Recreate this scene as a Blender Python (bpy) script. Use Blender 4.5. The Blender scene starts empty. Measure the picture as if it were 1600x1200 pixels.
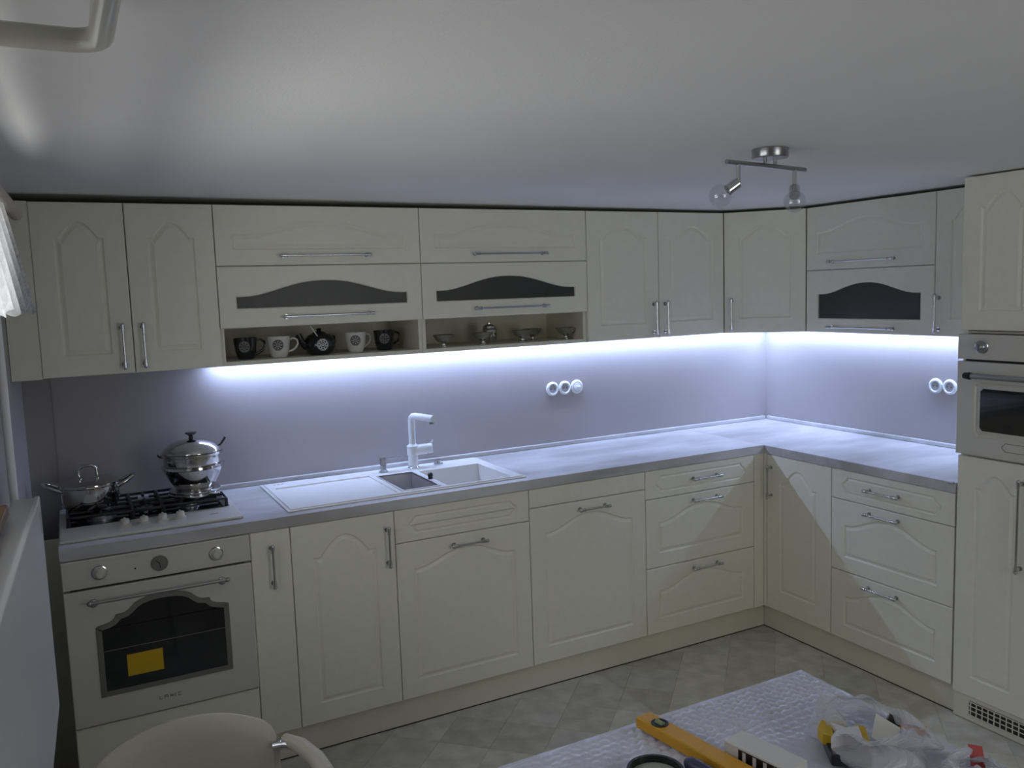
import bpy, bmesh, math, random
from mathutils import Vector, Matrix
random.seed(7)
PI = math.pi
SC = bpy.context.scene
COL = SC.collection

# ------------------------------------------------------------------ camera
cam_d = bpy.data.cameras.new('camera'); cam = bpy.data.objects.new('camera', cam_d); COL.objects.link(cam)
yaw, pit, rol = -0.4799, -0.1085, -0.0332
Fw = Vector((-math.sin(yaw)*math.cos(pit), math.cos(yaw)*math.cos(pit), math.sin(pit)))
Rt0 = Vector((math.cos(yaw), math.sin(yaw), 0)); Up0 = Rt0.cross(Fw)
Rt = Rt0*math.cos(rol)+Up0*math.sin(rol); Up = -Rt0*math.sin(rol)+Up0*math.cos(rol)
M = Matrix((Rt, Up, -Fw)).transposed().to_4x4(); M.translation = (-3.5737, -3.6654, 1.7103)
cam.matrix_world = M
cam_d.sensor_width = 36; cam_d.lens = 36*1325.76/1600; cam_d.clip_start = 0.02
SC.camera = cam

# ------------------------------------------------------------------ world, daylight, exposure
w = bpy.data.worlds.new('world'); SC.world = w; w.use_nodes = True
bg = w.node_tree.nodes['Background']; bg.inputs[0].default_value = (0.62, 0.74, 1.0, 1); bg.inputs[1].default_value = 1.0
def area(name, loc, rot, sx, sy, power, col, parent=None):
    l = bpy.data.lights.new(name, 'AREA'); l.shape = 'RECTANGLE'; l.size = sx; l.size_y = sy; l.energy = power; l.color = col
    o = bpy.data.objects.new(name, l); COL.objects.link(o); o.location = loc; o.rotation_euler = rot
    if parent: o.parent = parent
    return o
# daylight by the left window; the rear fill and ground-bounce lamps are added
area('added_rear_fill', (-1.72, -4.56, 1.45), (PI/2, 0, 0), 0.9, 1.1, 15.5, (1.0, 1.0, 0.95))  # unseen lamp added behind the viewer to fill the cabinet fronts
area('daylight_left_window', (-4.6, -2.15, 1.85), (0, -PI/2, 0), 1.2, 2.4, 25, (1.0, 0.97, 0.98))
area('added_ground_bounce', (-5.0, -1.9, 0.72), (0, -PI/2, 0.0), 1.0, 3.0, 82, (1.0, 0.99, 0.95))  # lamp added below the sill to brighten the ceiling; no ground is built
bg.inputs[1].default_value = 0.25
SC.view_settings.view_transform = 'Standard'; SC.view_settings.look = 'None'
SC.view_settings.exposure = 0.0; SC.view_settings.gamma = 1.0; SC.view_settings.use_curve_mapping = False
LED_POWER, LED_COL = 4.5, (0.47, 0.60, 1.0)

# ------------------------------------------------------------------ materials
MATS = {}
def mat(name, col, rough=0.5, metal=0.0, var=0.0, vscale=8.0, bump=0.0, bscale=60.0, col2=None, coat=0.0, trans=0.0, alpha=None, emit=None, stretch=None):
    m = bpy.data.materials.new(name); m.use_nodes = True; nt = m.node_tree; p = nt.nodes['Principled BSDF']
    p.inputs['Base Color'].default_value = (*col, 1); p.inputs['Roughness'].default_value = rough; p.inputs['Metallic'].default_value = metal
    if coat: p.inputs['Coat Weight'].default_value = coat
    if trans: p.inputs['Transmission Weight'].default_value = trans
    if alpha is not None: p.inputs['Alpha'].default_value = alpha
    if emit: p.inputs['Emission Color'].default_value = (*emit[0], 1); p.inputs['Emission Strength'].default_value = emit[1]
    if var or col2 or bump:
        tc = nt.nodes.new('ShaderNodeTexCoord'); mp = nt.nodes.new('ShaderNodeMapping'); nt.links.new(tc.outputs['Object'], mp.inputs[0])
        if stretch: mp.inputs['Scale'].default_value = stretch
    if var or col2:
        n = nt.nodes.new('ShaderNodeTexNoise'); n.inputs['Scale'].default_value = vscale; n.inputs['Detail'].default_value = 6
        nt.links.new(mp.outputs[0], n.inputs['Vector'])
        r = nt.nodes.new('ShaderNodeValToRGB'); nt.links.new(n.outputs['Fac'], r.inputs[0])
        a = col; b = col2 if col2 else tuple(min(1, c*(1+var)) for c in col)
        if not col2: a = tuple(c*(1-var) for c in col)
        r.color_ramp.elements[0].position = 0.35; r.color_ramp.elements[1].position = 0.65
        r.color_ramp.elements[0].color = (*a, 1); r.color_ramp.elements[1].color = (*b, 1)
        nt.links.new(r.outputs[0], p.inputs['Base Color'])
    if bump:
        n2 = nt.nodes.new('ShaderNodeTexNoise'); n2.inputs['Scale'].default_value = bscale; n2.inputs['Detail'].default_value = 3
        nt.links.new(mp.outputs[0], n2.inputs['Vector'])
        bn = nt.nodes.new('ShaderNodeBump'); bn.inputs['Strength'].default_value = bump; bn.inputs['Distance'].default_value = 0.002
        nt.links.new(n2.outputs['Fac'], bn.inputs['Height']); nt.links.new(bn.outputs[0], p.inputs['Normal'])
    MATS[name] = m; return m
def pane_mat(name, tint, gloss=0.12, rough=0.05):
    m = bpy.data.materials.new(name); m.use_nodes = True; nt = m.node_tree; nt.nodes.clear()
    o = nt.nodes.new('ShaderNodeOutputMaterial'); mx = nt.nodes.new('ShaderNodeMixShader'); t = nt.nodes.new('ShaderNodeBsdfTransparent'); g = nt.nodes.new('ShaderNodeBsdfGlossy')
    t.inputs[0].default_value = (*tint, 1); g.inputs['Roughness'].default_value = rough; mx.inputs[0].default_value = gloss
    nt.links.new(t.outputs[0], mx.inputs[1]); nt.links.new(g.outputs[0], mx.inputs[2]); nt.links.new(mx.outputs[0], o.inputs[0])
    MATS[name] = m; return m
def sheet_mat(name, col, clear=0.5):
    m = bpy.data.materials.new(name); m.use_nodes = True; nt = m.node_tree; p = nt.nodes['Principled BSDF']
    p.inputs['Base Color'].default_value = (*col, 1); p.inputs['Roughness'].default_value = 0.25
    o = nt.nodes['Material Output']; mx = nt.nodes.new('ShaderNodeMixShader'); t = nt.nodes.new('ShaderNodeBsdfTransparent'); mx.inputs[0].default_value = clear
    nt.links.new(p.outputs[0], mx.inputs[1]); nt.links.new(t.outputs[0], mx.inputs[2]); nt.links.new(mx.outputs[0], o.inputs[0])
    MATS[name] = m; return m

mat('front', (0.86, 0.84, 0.71), 0.42, var=0.015, vscale=30)
mat('carcass', (0.78, 0.76, 0.62), 0.55, var=0.015, vscale=20)
mat('plinth', (0.76, 0.72, 0.58), 0.5, var=0.03, vscale=6)
mat('wallpaint', (0.41, 0.39, 0.38), 0.85, var=0.02, vscale=5, bump=0.15, bscale=120)
mat('splash', (0.395, 0.37, 0.37), 0.6, var=0.02, vscale=3)
mat('ceilpaint', (0.82, 0.81, 0.79), 0.9, var=0.02, vscale=2, bump=0.3, bscale=180)
mat('worktop', (0.42, 0.41, 0.40), 0.30, col2=(0.72, 0.72, 0.74), vscale=3.0, bump=0.1, bscale=200, stretch=(0.6, 1.6, 1.6))
mat('seam', (0.75, 0.74, 0.72), 0.3)
mat('chrome', (0.62, 0.62, 0.64), 0.16, 1.0)
mat('steel', (0.60, 0.59, 0.57), 0.10, 1.0)
mat('brushed', (0.42, 0.42, 0.43), 0.3, 1.0)
mat('bowl_steel', (0.66, 0.65, 0.64), 0.38, 0.75)
mat('silver', (0.24, 0.235, 0.22), 0.5, 0.6)
mat('iron', (0.018, 0.018, 0.02), 0.4)
mat('blackglass', (0.012, 0.013, 0.014), 0.06, coat=0.3)
mat('black', (0.012, 0.012, 0.014), 0.35)
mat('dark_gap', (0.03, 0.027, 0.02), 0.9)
mat('enamel', (0.66, 0.64, 0.57), 0.3, var=0.01)
mat('sinkwhite', (0.86, 0.85, 0.82), 0.25)
mat('white', (0.84, 0.84, 0.83), 0.35)
mat('white_plastic', (0.80, 0.81, 0.82), 0.3)
mat('grey', (0.35, 0.35, 0.35), 0.5)
mat('print', (0.20, 0.19, 0.17), 0.6)
mat('yellow', (0.62, 0.40, 0.01), 0.5)
mat('lvl_yellow', (0.65, 0.33, 0.015), 0.45, var=0.05, vscale=12)
mat('red', (0.40, 0.03, 0.03), 0.5)
mat('orange', (0.65, 0.25, 0.03), 0.5)
mat('purple', (0.05, 0.045, 0.10), 0.4)
mat('vial', (0.28, 0.33, 0.18), 0.2)
mat('mugblack', (0.012, 0.013, 0.018), 0.2, coat=0.4)
mat('mugwhite', (0.75, 0.74, 0.70), 0.2)
mat('cream_leather', (0.50, 0.47, 0.38), 0.5, var=0.02, vscale=10, bump=0.15, bscale=250)
mat('creamtube', (0.55, 0.54, 0.46), 0.3, coat=0.3)
mat('radiator', (0.60, 0.60, 0.59), 0.4)
def lace_mat():
    m = bpy.data.materials.new('lace'); m.use_nodes = True; nt = m.node_tree; nt.nodes.clear()
    o = nt.nodes.new('ShaderNodeOutputMaterial'); d = nt.nodes.new('ShaderNodeBsdfDiffuse'); t = nt.nodes.new('ShaderNodeBsdfTranslucent'); tr = nt.nodes.new('ShaderNodeBsdfTransparent')
    m1 = nt.nodes.new('ShaderNodeMixShader'); m2 = nt.nodes.new('ShaderNodeMixShader'); n = nt.nodes.new('ShaderNodeTexNoise'); r = nt.nodes.new('ShaderNodeMapRange'); tc = nt.nodes.new('ShaderNodeTexCoord')
    d.inputs[0].default_value = (0.9, 0.9, 0.9, 1); t.inputs[0].default_value = (0.9, 0.9, 0.9, 1); m1.inputs[0].default_value = 0.55
    n.inputs['Scale'].default_value = 60; n.inputs['Detail'].default_value = 4; r.inputs[1].default_value = 0.35; r.inputs[2].default_value = 0.65; r.inputs[3].default_value = 0.10; r.inputs[4].default_value = 0.45
    nt.links.new(tc.outputs['Object'], n.inputs['Vector']); nt.links.new(n.outputs['Fac'], r.inputs[0]); nt.links.new(r.outputs[0], m2.inputs[0])
    nt.links.new(d.outputs[0], m1.inputs[1]); nt.links.new(t.outputs[0], m1.inputs[2]); nt.links.new(m1.outputs[0], m2.inputs[1]); nt.links.new(tr.outputs[0], m2.inputs[2]); nt.links.new(m2.outputs[0], o.inputs[0])
    MATS['lace'] = m
lace_mat()
mat('woodrod', (0.45, 0.41, 0.33), 0.5)
mat('brownwood', (0.16, 0.10, 0.04), 0.5, var=0.2, vscale=14)
mat('tablewood', (0.45, 0.38, 0.28), 0.5, var=0.1, vscale=10)
mat('card', (0.70, 0.69, 0.66), 0.6)
mat('foil', (0.75, 0.73, 0.75), 0.25, 0.3)
mat('led', (0.9, 0.9, 1.0), 0.5, emit=((0.55, 0.62, 1.0), 6.0))
pane_mat('smoked', (0.30, 0.30, 0.29), 0.10, 0.45)
pane_mat('clearpane', (0.95, 0.96, 0.97), 0.06, 0.02)
pane_mat('bulbglass', (0.93, 0.94, 0.95), 0.14, 0.02)
pane_mat('drinkglass', (0.75, 0.76, 0.76), 0.25, 0.05)
sheet_mat('clearfilm', (0.74, 0.76, 0.82), 0.68)
sheet_mat('bubble', (0.70, 0.72, 0.82), 0.12)
TILES = []
for i, (a, b) in enumerate([((.46, .44, .36), (.62, .60, .50)), ((.50, .48, .40), (.68, .66, .57)), ((.41, .39, .32), (.57, .55, .46)), ((.47, .455, .40), (.62, .605, .54)), ((.52, .50, .41), (.70, .68, .58))]):
    TILES.append(mat('vinyl_tile_%d' % i, a, 0.55, col2=b, vscale=11, bump=0.1, bscale=90))
mat('vinyl', (.46, .44, .36), 0.6, col2=(.62, .60, .50), vscale=7)

# ------------------------------------------------------------------ helpers
class B:
    def __init__(s): s.bm = bmesh.new()
    def box(s, x0, y0, z0, x1, y1, z1, bev=0):
        vs = [s.bm.verts.new(p) for p in ((x0,y0,z0),(x1,y0,z0),(x1,y1,z0),(x0,y1,z0),(x0,y0,z1),(x1,y0,z1),(x1,y1,z1),(x0,y1,z1))]
        fs = [s.bm.faces.new([vs[i] for i in f]) for f in ((0,3,2,1),(4,5,6,7),(0,1,5,4),(1,2,6,5),(2,3,7,6),(3,0,4,7))]
        if bev:
            es = list({e for f in fs for e in f.edges}); bmesh.ops.bevel(s.bm, geom=es, offset=bev, segments=2, affect='EDGES', profile=0.5)
        return s
    def prism(s, pts, z0, z1, M=None):
        a = [s.bm.verts.new((x, y, z0)) for x, y in pts]; b = [s.bm.verts.new((x, y, z1)) for x, y in pts]; n = len(pts)
        fs = [s.bm.faces.new(a[::-1]), s.bm.faces.new(b)] + [s.bm.faces.new((a[i], a[(i+1) % n], b[(i+1) % n], b[i])) for i in range(n)]
        if M is not None: bmesh.ops.transform(s.bm, matrix=M, verts=a+b)
        return s
    def cyl(s, p0, p1, r, r2=None, n=16):
        return s.tube([p0, p1], [r, r if r2 is None else r2], n)
    def tube(s, pts, rs, n=12, closed=False):
        pts = [Vector(p) for p in pts]; k = len(pts)
        if not isinstance(rs, (list, tuple)): rs = [rs]*k
        rings = []; prev = None
        for i, p in enumerate(pts):
            if closed: d = (pts[(i+1) % k]-pts[i-1]).normalized()
            elif i == 0: d = (pts[1]-p).normalized()
            elif i == k-1: d = (p-pts[i-1]).normalized()
            else: d = ((pts[i+1]-p).normalized()+(p-pts[i-1]).normalized()).normalized()
            if prev is None:
                u = d.orthogonal().normalized()
            else:
                u = (prev-d*prev.dot(d)); u = u.normalized() if u.length > 1e-6 else d.orthogonal().normalized()
            prev = u; v = d.cross(u)
            rings.append([s.bm.verts.new(p+(u*math.cos(2*PI*j/n)+v*math.sin(2*PI*j/n))*rs[i]) for j in range(n)])
        rng = range(k) if closed else range(k-1)
        for i in rng:
            a, b = rings[i], rings[(i+1) % k]
            for j in range(n): s.bm.faces.new((a[j], a[(j+1) % n], b[(j+1) % n], b[j]))
        if not closed: s.bm.faces.new(rings[0][::-1]); s.bm.faces.new(rings[-1])
        return s
    def lathe(s, prof, c=(0,0,0), n=28, axis='z', M=None):
        c = Vector(c); rings = []; new = []
        for r, z in prof:
            if r < 1e-6: ring = [s.bm.verts.new((0, 0, z))]
            else: ring = [s.bm.verts.new((r*math.cos(2*PI*j/n), r*math.sin(2*PI*j/n), z)) for j in range(n)]
            rings.append(ring); new += ring
        for a, b in zip(rings, rings[1:]):
            for j in range(n):
                k = (j+1) % n
                if len(a) == 1 and len(b) == 1: continue
                if len(a) == 1: s.bm.faces.new((a[0], b[k], b[j]))
                elif len(b) == 1: s.bm.faces.new((a[j], a[k], b[0]))
                else: s.bm.faces.new((a[j], a[k], b[k], b[j]))
        T = Matrix.Translation(c)
        if axis == 'y': T = T @ Matrix.Rotation(PI/2, 4, 'X')      # lathe axis points to -y
        if axis == 'x': T = T @ Matrix.Rotation(PI/2, 4, 'Y')
        if M is not None: T = M
        bmesh.ops.transform(s.bm, matrix=T, verts=new); return s
    def ball(s, c, r, n=14):
        return s.lathe([(r*math.sin(PI*i/8), -r*math.cos(PI*i/8)) for i in range(9)], c, n)
    def build(s, name, m, parent=None, smooth=False, loc=None, rot=None):
        bmesh.ops.recalc_face_normals(s.bm, faces=s.bm.faces)
        me = bpy.data.meshes.new(name); s.bm.to_mesh(me); s.bm.free(); me.materials.append(MATS[m] if isinstance(m, str) else m)
        if smooth:
            me.polygons.foreach_set('use_smooth', [True]*len(me.polygons)); 
            try: me.set_sharp_from_angle(angle=math.radians(38))
            except Exception: pass
        o = bpy.data.objects.new(name, me); COL.objects.link(o)
        if parent: o.parent = parent
        if loc: o.location = loc
        if rot: o.rotation_euler = rot
        return o
def tag(o, label, cat, group=None):
    o['label'] = label; o['category'] = cat
    if group: o['group'] = group
    return o
def struct(o, label=None):
    o['kind'] = 'structure'
    if label: o['label'] = label
    return o
def thing(name, label, cat, loc=(0,0,0), rz=0, group=None):
    o = bpy.data.objects.new(name, None); o.empty_display_size = 0.05; COL.objects.link(o)
    o.location = loc; o.rotation_euler = (0, 0, rz); return tag(o, label, cat, group)
def copy_tree(o, parent=None):
    c = o.copy(); COL.objects.link(c); c.parent = parent
    for ch in list(o.children): copy_tree(ch, c)
    return c
def offset_poly(P, d):
    n = len(P); out = []
    for i in range(n):
        a, b, c = Vector(P[i-1]), Vector(P[i]), Vector(P[(i+1) % n])
        e1 = (b-a).normalized(); e2 = (c-b).normalized()
        n1 = Vector((-e1.y, e1.x)); n2 = Vector((-e2.y, e2.x)); m = n1+n2
        m = n1 if m.length < 1e-5 else m.normalized()
        out.append(b+m*(d/max(0.5, m.dot(n1))))
    return [(p.x, p.y) for p in out]
def arch_curve(x0, x1, z0, z1, A, sh=0.06, N=22, rnd=False):
    """closed outline, counter-clockwise; top is a low shoulder, an ogee and an arch of height A"""
    P = [(x0, z0), (x1, z0), (x1, z1-A)]
    xc, hw = (x0+x1)/2, (x1-x0)/2*(1-sh)
    for i in range(N+1):
        u = 1-2*i/N; P.append((xc+hw*u, z1-A+A*((1-u*u)**1.15 if rnd else 0.5*(1+math.cos(PI*abs(u)**1.15)))))
    P.append((x0, z1-A)); return P
def cham_curve(x0, x1, z0, z1, c):
    P = []
    for (cx, cz, sx, sz, order) in ((x0, z0, 1, 1, 0), (x1, z0, -1, 1, 1), (x1, z1, -1, -1, 0), (x0, z1, 1, -1, 1)):
        q = [(cx, cz+sz*c), (cx+sx*c*0.35, cz+sz*c*0.75), (cx+sx*c*0.75, cz+sz*c*0.35), (cx+sx*c, cz)]
        P += q if order == 0 else q[::-1]
    return P
def front(parent, name, x0, x1, z0, z1, yf, curve=None, glass=False, th=0.018, m='front', depth=0.005, tight=False):
    """a cabinet front lying in the xz plane, its face towards -y at yf; curve is a routed outline in door coordinates"""
    W, Hh = x1-x0, z1-z0; bm = bmesh.new(); e = 0.003
    V = lambda x, z, n: bm.verts.new((x, -n, z))
    rect = [(0, 0), (W, 0), (W, Hh), (0, Hh)]; ins = [(e, e), (W-e, e), (W-e, Hh-e), (e, Hh-e)]
    back = [V(x, z, -th) for x, z in rect]; side = [V(x, z, -e*0.7) for x, z in rect]; fr = [V(x, z, 0) for x, z in ins]
    for i in range(4):
        j = (i+1) % 4; bm.faces.new((back[i], back[j], side[j], side[i])); bm.faces.new((side[i], side[j], fr[j], fr[i]))
    if not (curve and glass): bm.faces.new(back[::-1])
    if not curve: bm.faces.new(fr)
    else:
        if glass: prof = [(0, 0), (0.004, -0.003), (0.006, -th)]
        elif tight: prof = [(0, 0), (0.004, -depth), (0.007, -depth), (0.013, -0.0008)]
        else: prof = [(0, 0), (0.005, -depth), (0.010, -depth), (0.022, -0.0008)]
        rings = [[V(x, z, n) for x, z in (offset_poly(curve, d) if d else curve)] for d, n in prof]
        def fill(la, lb):
            es = []
            for L in (la, lb):
                for i in range(len(L)):
                    ed = bm.edges.get((L[i], L[(i+1) % len(L)])) or bm.edges.new((L[i], L[(i+1) % len(L)])); es.append(ed)
            bmesh.ops.triangle_fill(bm, use_beauty=True, use_dissolve=False, edges=es)
        fill(fr, rings[0])
        for a, b in zip(rings, rings[1:]):
            for i in range(len(a)): bm.faces.new((a[i], a[(i+1) % len(a)], b[(i+1) % len(a)], b[i]))
        if glass: fill(back, rings[-1])
        else: bm.faces.new(rings[-1])
    b = B(); b.bm.free(); b.bm = bm
    o = b.build(name, m, parent, loc=(x0, yf, z0))
    if glass:
        q = offset_poly(curve, 0.003); g = B(); g.prism([(x, z) for x, z in q], 0.009, 0.013, Matrix.Rotation(PI/2, 4, 'X') @ Matrix.Translation((0, 0, -0.022)))
        go = g.build('glass_pane', 'smoked', o); go['label'] = 'dark smoked glass pane with arched top'
    return o
def handle(parent, cx, cz, L, vertical=False, proud=0.028, m='chrome'):
    b = B(); h = L/2; ax = Vector((0, 0, 1)) if vertical else Vector((1, 0, 0)); c = Vector((cx, -proud, cz))
    b.cyl(c-ax*h, c+ax*h, 0.0045, n=10)
    for s in (-1, 1):
        q = c+ax*s*(h-0.010)
        b.cyl((q.x, 0.0, q.z), (q.x, -proud, q.z), 0.0045, n=10); b.cyl((q.x, 0.0, q.z), (q.x, -0.004, q.z), 0.009, n=12)
        b.cyl(c+ax*s*(h-0.016), c+ax*s*h, 0.0072, n=12); b.cyl(c+ax*s*(h-0.024), c+ax*s*(h-0.020), 0.0066, n=12)
        b.ball(c+ax*s*h, 0.0078, 10)
    o = b.build('handle', m, parent, smooth=True); o['label'] = 'chrome bar handle'; return o
def carcass(parent, w_, d, z0, z1, t=0.016, top=True, shelves=(), name='carcass', m='carcass', y1=-0.002):
    b = B(); g = 0.0006
    b.box(g, -d, z0, t, y1, z1); b.box(w_-t, -d, z0, w_-g, y1, z1); b.box(t, -d, z0, w_-t, y1, z0+t)
    if top: b.box(t, -d, z1-t, w_-t, y1, z1)
    b.box(t, y1-0.006, z0+t, w_-t, y1, z1-(t if top else 0))
    for z in shelves: b.box(t, -d+0.004, z, w_-t, y1-0.006, z+t)
    return b.build(name, m, parent)

H, TW, PLZ = 0.927, 0.040, 0.116
DF = 0.610                       # base door front plane
UF = 0.370                       # wall cabinet door front plane
ZB, ZT = 1.466, 2.064
G = 0.0015

# ------------------------------------------------------------------ structure
XL, SK = -3.755, math.radians(1.8)             # left wall: slightly out of square
def wl(off, v, z):                              # point on the left wall frame: off = into the room, v = towards the viewer
    return (XL+off*math.cos(SK)-v*math.sin(SK), -0.4-off*math.sin(SK)-v*math.cos(SK), z)
b = B(); b.box(-4.05, -4.55, -0.10, 0.15, 0.15, -0.004); floor = struct(b.build('floor', 'vinyl'), 'vinyl floor in diagonal olive-grey stone squares')
S = 0.205; tmesh = {}
for i in range(len(TILES)):
    t = B(); hs = S/2-0.0004; t.box(-hs, -hs, -0.004, hs, hs, 0.0, 0.0006); o = t.build('tile', TILES[i], floor); tmesh[i] = o.data; bpy.data.objects.remove(o)
cnt = 0
for i in range(-30, 31):
    for j in range(-30, 31):
        x = (i+j)*S/math.sqrt(2)-2.0; y = (i-j)*S/math.sqrt(2)-1.35
        if -3.55 < x < -0.45 and -2.75 < y < -0.48:
            o = bpy.data.objects.new('tile', tmesh[random.randrange(len(TILES))]); COL.objects.link(o); o.parent = floor
            o.location = (x, y, random.uniform(0, 0.0003)); o.rotation_euler = (0, 0, PI/4+random.randrange(4)*PI/2); cnt += 1
b = B(); zl, zr = 2.0915, 2.0735                 # ceiling drops a little to the right
vs = [b.bm.verts.new(p) for p in ((-4.05,-4.55,zl+.0),(0.15,-4.55,zr),(0.15,0.15,zr),(-4.05,0.15,zl),(-4.05,-4.55,zl+.12),(0.15,-4.55,zr+.12),(0.15,0.15,zr+.12),(-4.05,0.15,zl+.12))]
for f in ((0,1,2,3),(4,7,6,5),(0,4,5,1),(1,5,6,2),(2,6,7,3),(3,7,4,0)): b.bm.faces.new([vs[k] for k in f])
struct(b.build('ceiling', 'ceilpaint'), 'low matt white ceiling')
b = B(); b.box(-4.05, 0, -0.004, 0.15, 0.15, 2.15); wb = struct(b.build('wall_back', 'wallpaint'), 'back wall behind the worktop')
b = B(); b.box(-3.645, -0.004, 0.80, -0.004, 0.0, 1.60); b.build('splashback_panel', 'splash', wb)
b = B(); b.box(0, -4.55, -0.004, 0.15, 0.0, 2.15); wr = struct(b.build('wall_right', 'wallpaint'), 'right wall')
b = B(); b.box(-0.004, -1.622, 0.80, 0.0, -0.004, 1.60); b.build('splashback_panel', 'splash', wr)
# rear wall, with a window opening added for soft front light
b = B()
for q in ((-4.05, -2.2), (-1.25, 0.15)): b.box(q[0], -4.55, -0.004, q[1], -4.4, 2.15)
b.box(-2.2, -4.55, -0.004, -1.25, -4.4, 0.9); b.box(-2.2, -4.55, 2.0, -1.25, -4.4, 2.15)
struct(b.build('wall_rear', 'wallpaint'), 'wall behind the viewer with an added window opening')
def window(name, x0, x1, z0, z1, label, sash=2):
    r = bpy.data.objects.new(name, None); COL.objects.link(r); struct(r, label); f = 0.06
    n = sash; wd = (x1-x0)/n
    for k in range(n):
        b = B(); a0, a1 = x0+k*wd, x0+(k+1)*wd
        b.box(a0, -0.03, z0, a0+f, 0.03, z1); b.box(a1-f, -0.03, z0, a1, 0.03, z1); b.box(a0+f, -0.03, z0, a1-f, 0.03, z0+f); b.box(a0+f, -0.03, z1-f, a1-f, 0.03, z1)
        fo = b.build('window_frame', 'white', r)
        b = B(); b.box(a0+f, -0.004, z0+f, a1-f, 0.004, z1-f); b.build('pane', 'clearpane', fo)
    return r
wn = window('added_window', -2.2, -1.25, 0.9, 2.0, 'added white framed window, unseen behind the viewer'); wn.location = (0, -4.49, 0)  # unseen window, added to go with the rear fill lamp
# left wall (local: x along the wall towards the back, y outwards) with window
b = B(); LW0, LW1, LZ0, LZ1 = 0.94, 2.30, 1.24, 1.92
def lw(v0, v1, z0, z1): b.box(-v1, 0.0, z0, -v0, 0.15, z1)
lw(-0.42, LW0, -0.004, 2.15); lw(LW1, 4.15, -0.004, 2.15); lw(LW0, LW1, -0.004, LZ0); lw(LW0, LW1, LZ1, 2.15)
LROT = PI/2-SK
def lroot(o): o.location = (XL, -0.4, 0); o.rotation_euler = (0, 0, LROT)
wlft = struct(b.build('wall_left', 'wallpaint'), 'left wall with the window'); lroot(wlft)
wn = window('window_1', -LW1, -LW0, LZ0, LZ1, 'window behind the lace curtain'); wn.location = wl(-0.09, 0, 0); wn.rotation_euler = (0, 0, LROT)
b = B(); b.box(-LW1-0.03, -0.05, LZ0-0.03, -LW0+0.03, 0.12, LZ0-0.001, 0.004); o = b.build('window_sill', 'brownwood', wlft)
# plinths and upstands belong to the fitted run
b = B(); b.box(-3.652, -0.585, 0.006, -0.586, -0.567, PLZ-0.002); b.box(-3.652, -0.586, 0.0005, -0.586, -0.570, 0.006); struct(b.build('baseboard_back', 'plinth'), 'cream plinth board under the back cabinets')
b = B(); b.box(-0.585, -1.640, 0.006, -0.567, -0.586, PLZ-0.002); b.box(-0.586, -1.640, 0.0005, -0.570, -0.586, 0.006); struct(b.build('baseboard_right', 'plinth'), 'cream plinth board under the right cabinets')
for nm, pts in (('gap_shade_back', (-3.652, -0.5885, -0.586, -0.5855)), ('gap_shade_right', (-0.5885, -1.640, -0.5855, -0.5885))):
    b = B(); b.box(pts[0], pts[1], 0.0006, pts[2], pts[3], 0.004); o = b.build('gap_shade_strip', 'dark_gap', bpy.data.objects['baseboard_back' if 'back' in nm else 'baseboard_right'])  # dark strip standing in for the shadow gap under the plinth
def upstand(name, pts, label):
    b = B(); x0, y0, x1, y1 = pts; b.box(x0, y0, H+0.0005, x1, y1, H+0.020, 0.004); struct(b.build(name, 'worktop'), label)
upstand('trim_1', (-3.645, -0.022, -0.026, -0.0045), 'stone-look sealing profile along the back wall')
upstand('trim_2', (-0.022, -1.620, -0.0045, -0.024), 'stone-look sealing profile along the right wall')

# ------------------------------------------------------------------ worktops
def heightfield(b, xs, ys, hs, base):
    """blocks of cells; hs[i][j] top height or None for a hole"""
    nx, ny = len(xs)-1, len(ys)-1
    g = lambda i, j: hs[i][j] if 0 <= i < nx and 0 <= j < ny and hs[i][j] is not None else base
    q = lambda *p: b.bm.faces.new([b.bm.verts.new(v) for v in p])
    for i in range(nx):
        for j in range(ny):
            if hs[i][j] is None: continue
            h = hs[i][j]; x0, x1, y0, y1 = xs[i], xs[i+1], ys[j], ys[j+1]
            q((x0,y0,h),(x1,y0,h),(x1,y1,h),(x0,y1,h)); q((x0,y0,base),(x0,y1,base),(x1,y1,base),(x1,y0,base))
            for (k, l, p0, p1) in ((i-1,j,(x0,y1),(x0,y0)),(i+1,j,(x1,y0),(x1,y1)),(i,j-1,(x0,y0),(x1,y0)),(i,j+1,(x1,y1),(x0,y1))):
                o_ = g(k, l)
                if o_ < h: q((*p0,o_),(*p1,o_),(*p1,h),(*p0,h))
    bmesh.ops.remove_doubles(b.bm, verts=b.bm.verts, dist=1e-5)
t = thing('worktop', 'long grey-brown stone-look worktop along the back wall', 'worktop', (-3.655, 0, 0))
b = B(); ox = 3.655
xs = [0, 0.035, 0.565, -2.88+ox, -1.93+ox, -0.6105+ox]; ys = [-0.613, -0.53, -0.52, -0.09, -0.08, -0.0045]
hs = [[H]*5 for _ in range(5)]; hs[1][2] = None; hs[3][1] = hs[3][2] = None
heightfield(b, xs, ys, hs, H-TW); b.build('slab', 'worktop', t)
b = B(); b.box(-0.6104+ox, -0.613, H-TW+0.001, -0.6092+ox, -0.0045, H+0.0006); o = b.build('joint_strip', 'seam', t)
t = thing('worktop', 'short grey-brown stone-look worktop leg along the right wall', 'worktop', (0, 0, 0))
b = B(); b.box(-0.6088, -1.621, H-TW, -0.0045, -0.0045, H, 0.0015); b.build('slab', 'worktop', t)
b = B(); b.box(-0.613, -1.6215, H-TW, -0.6089, -0.6135, H-0.001); b.build('front_edge', 'worktop', t)
b = B(); b.box(-0.635, -1.621, H-0.004, -0.613, -1.603, H+0.004, 0.003); b.build('corner_cap', 'grey', t)

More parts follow.
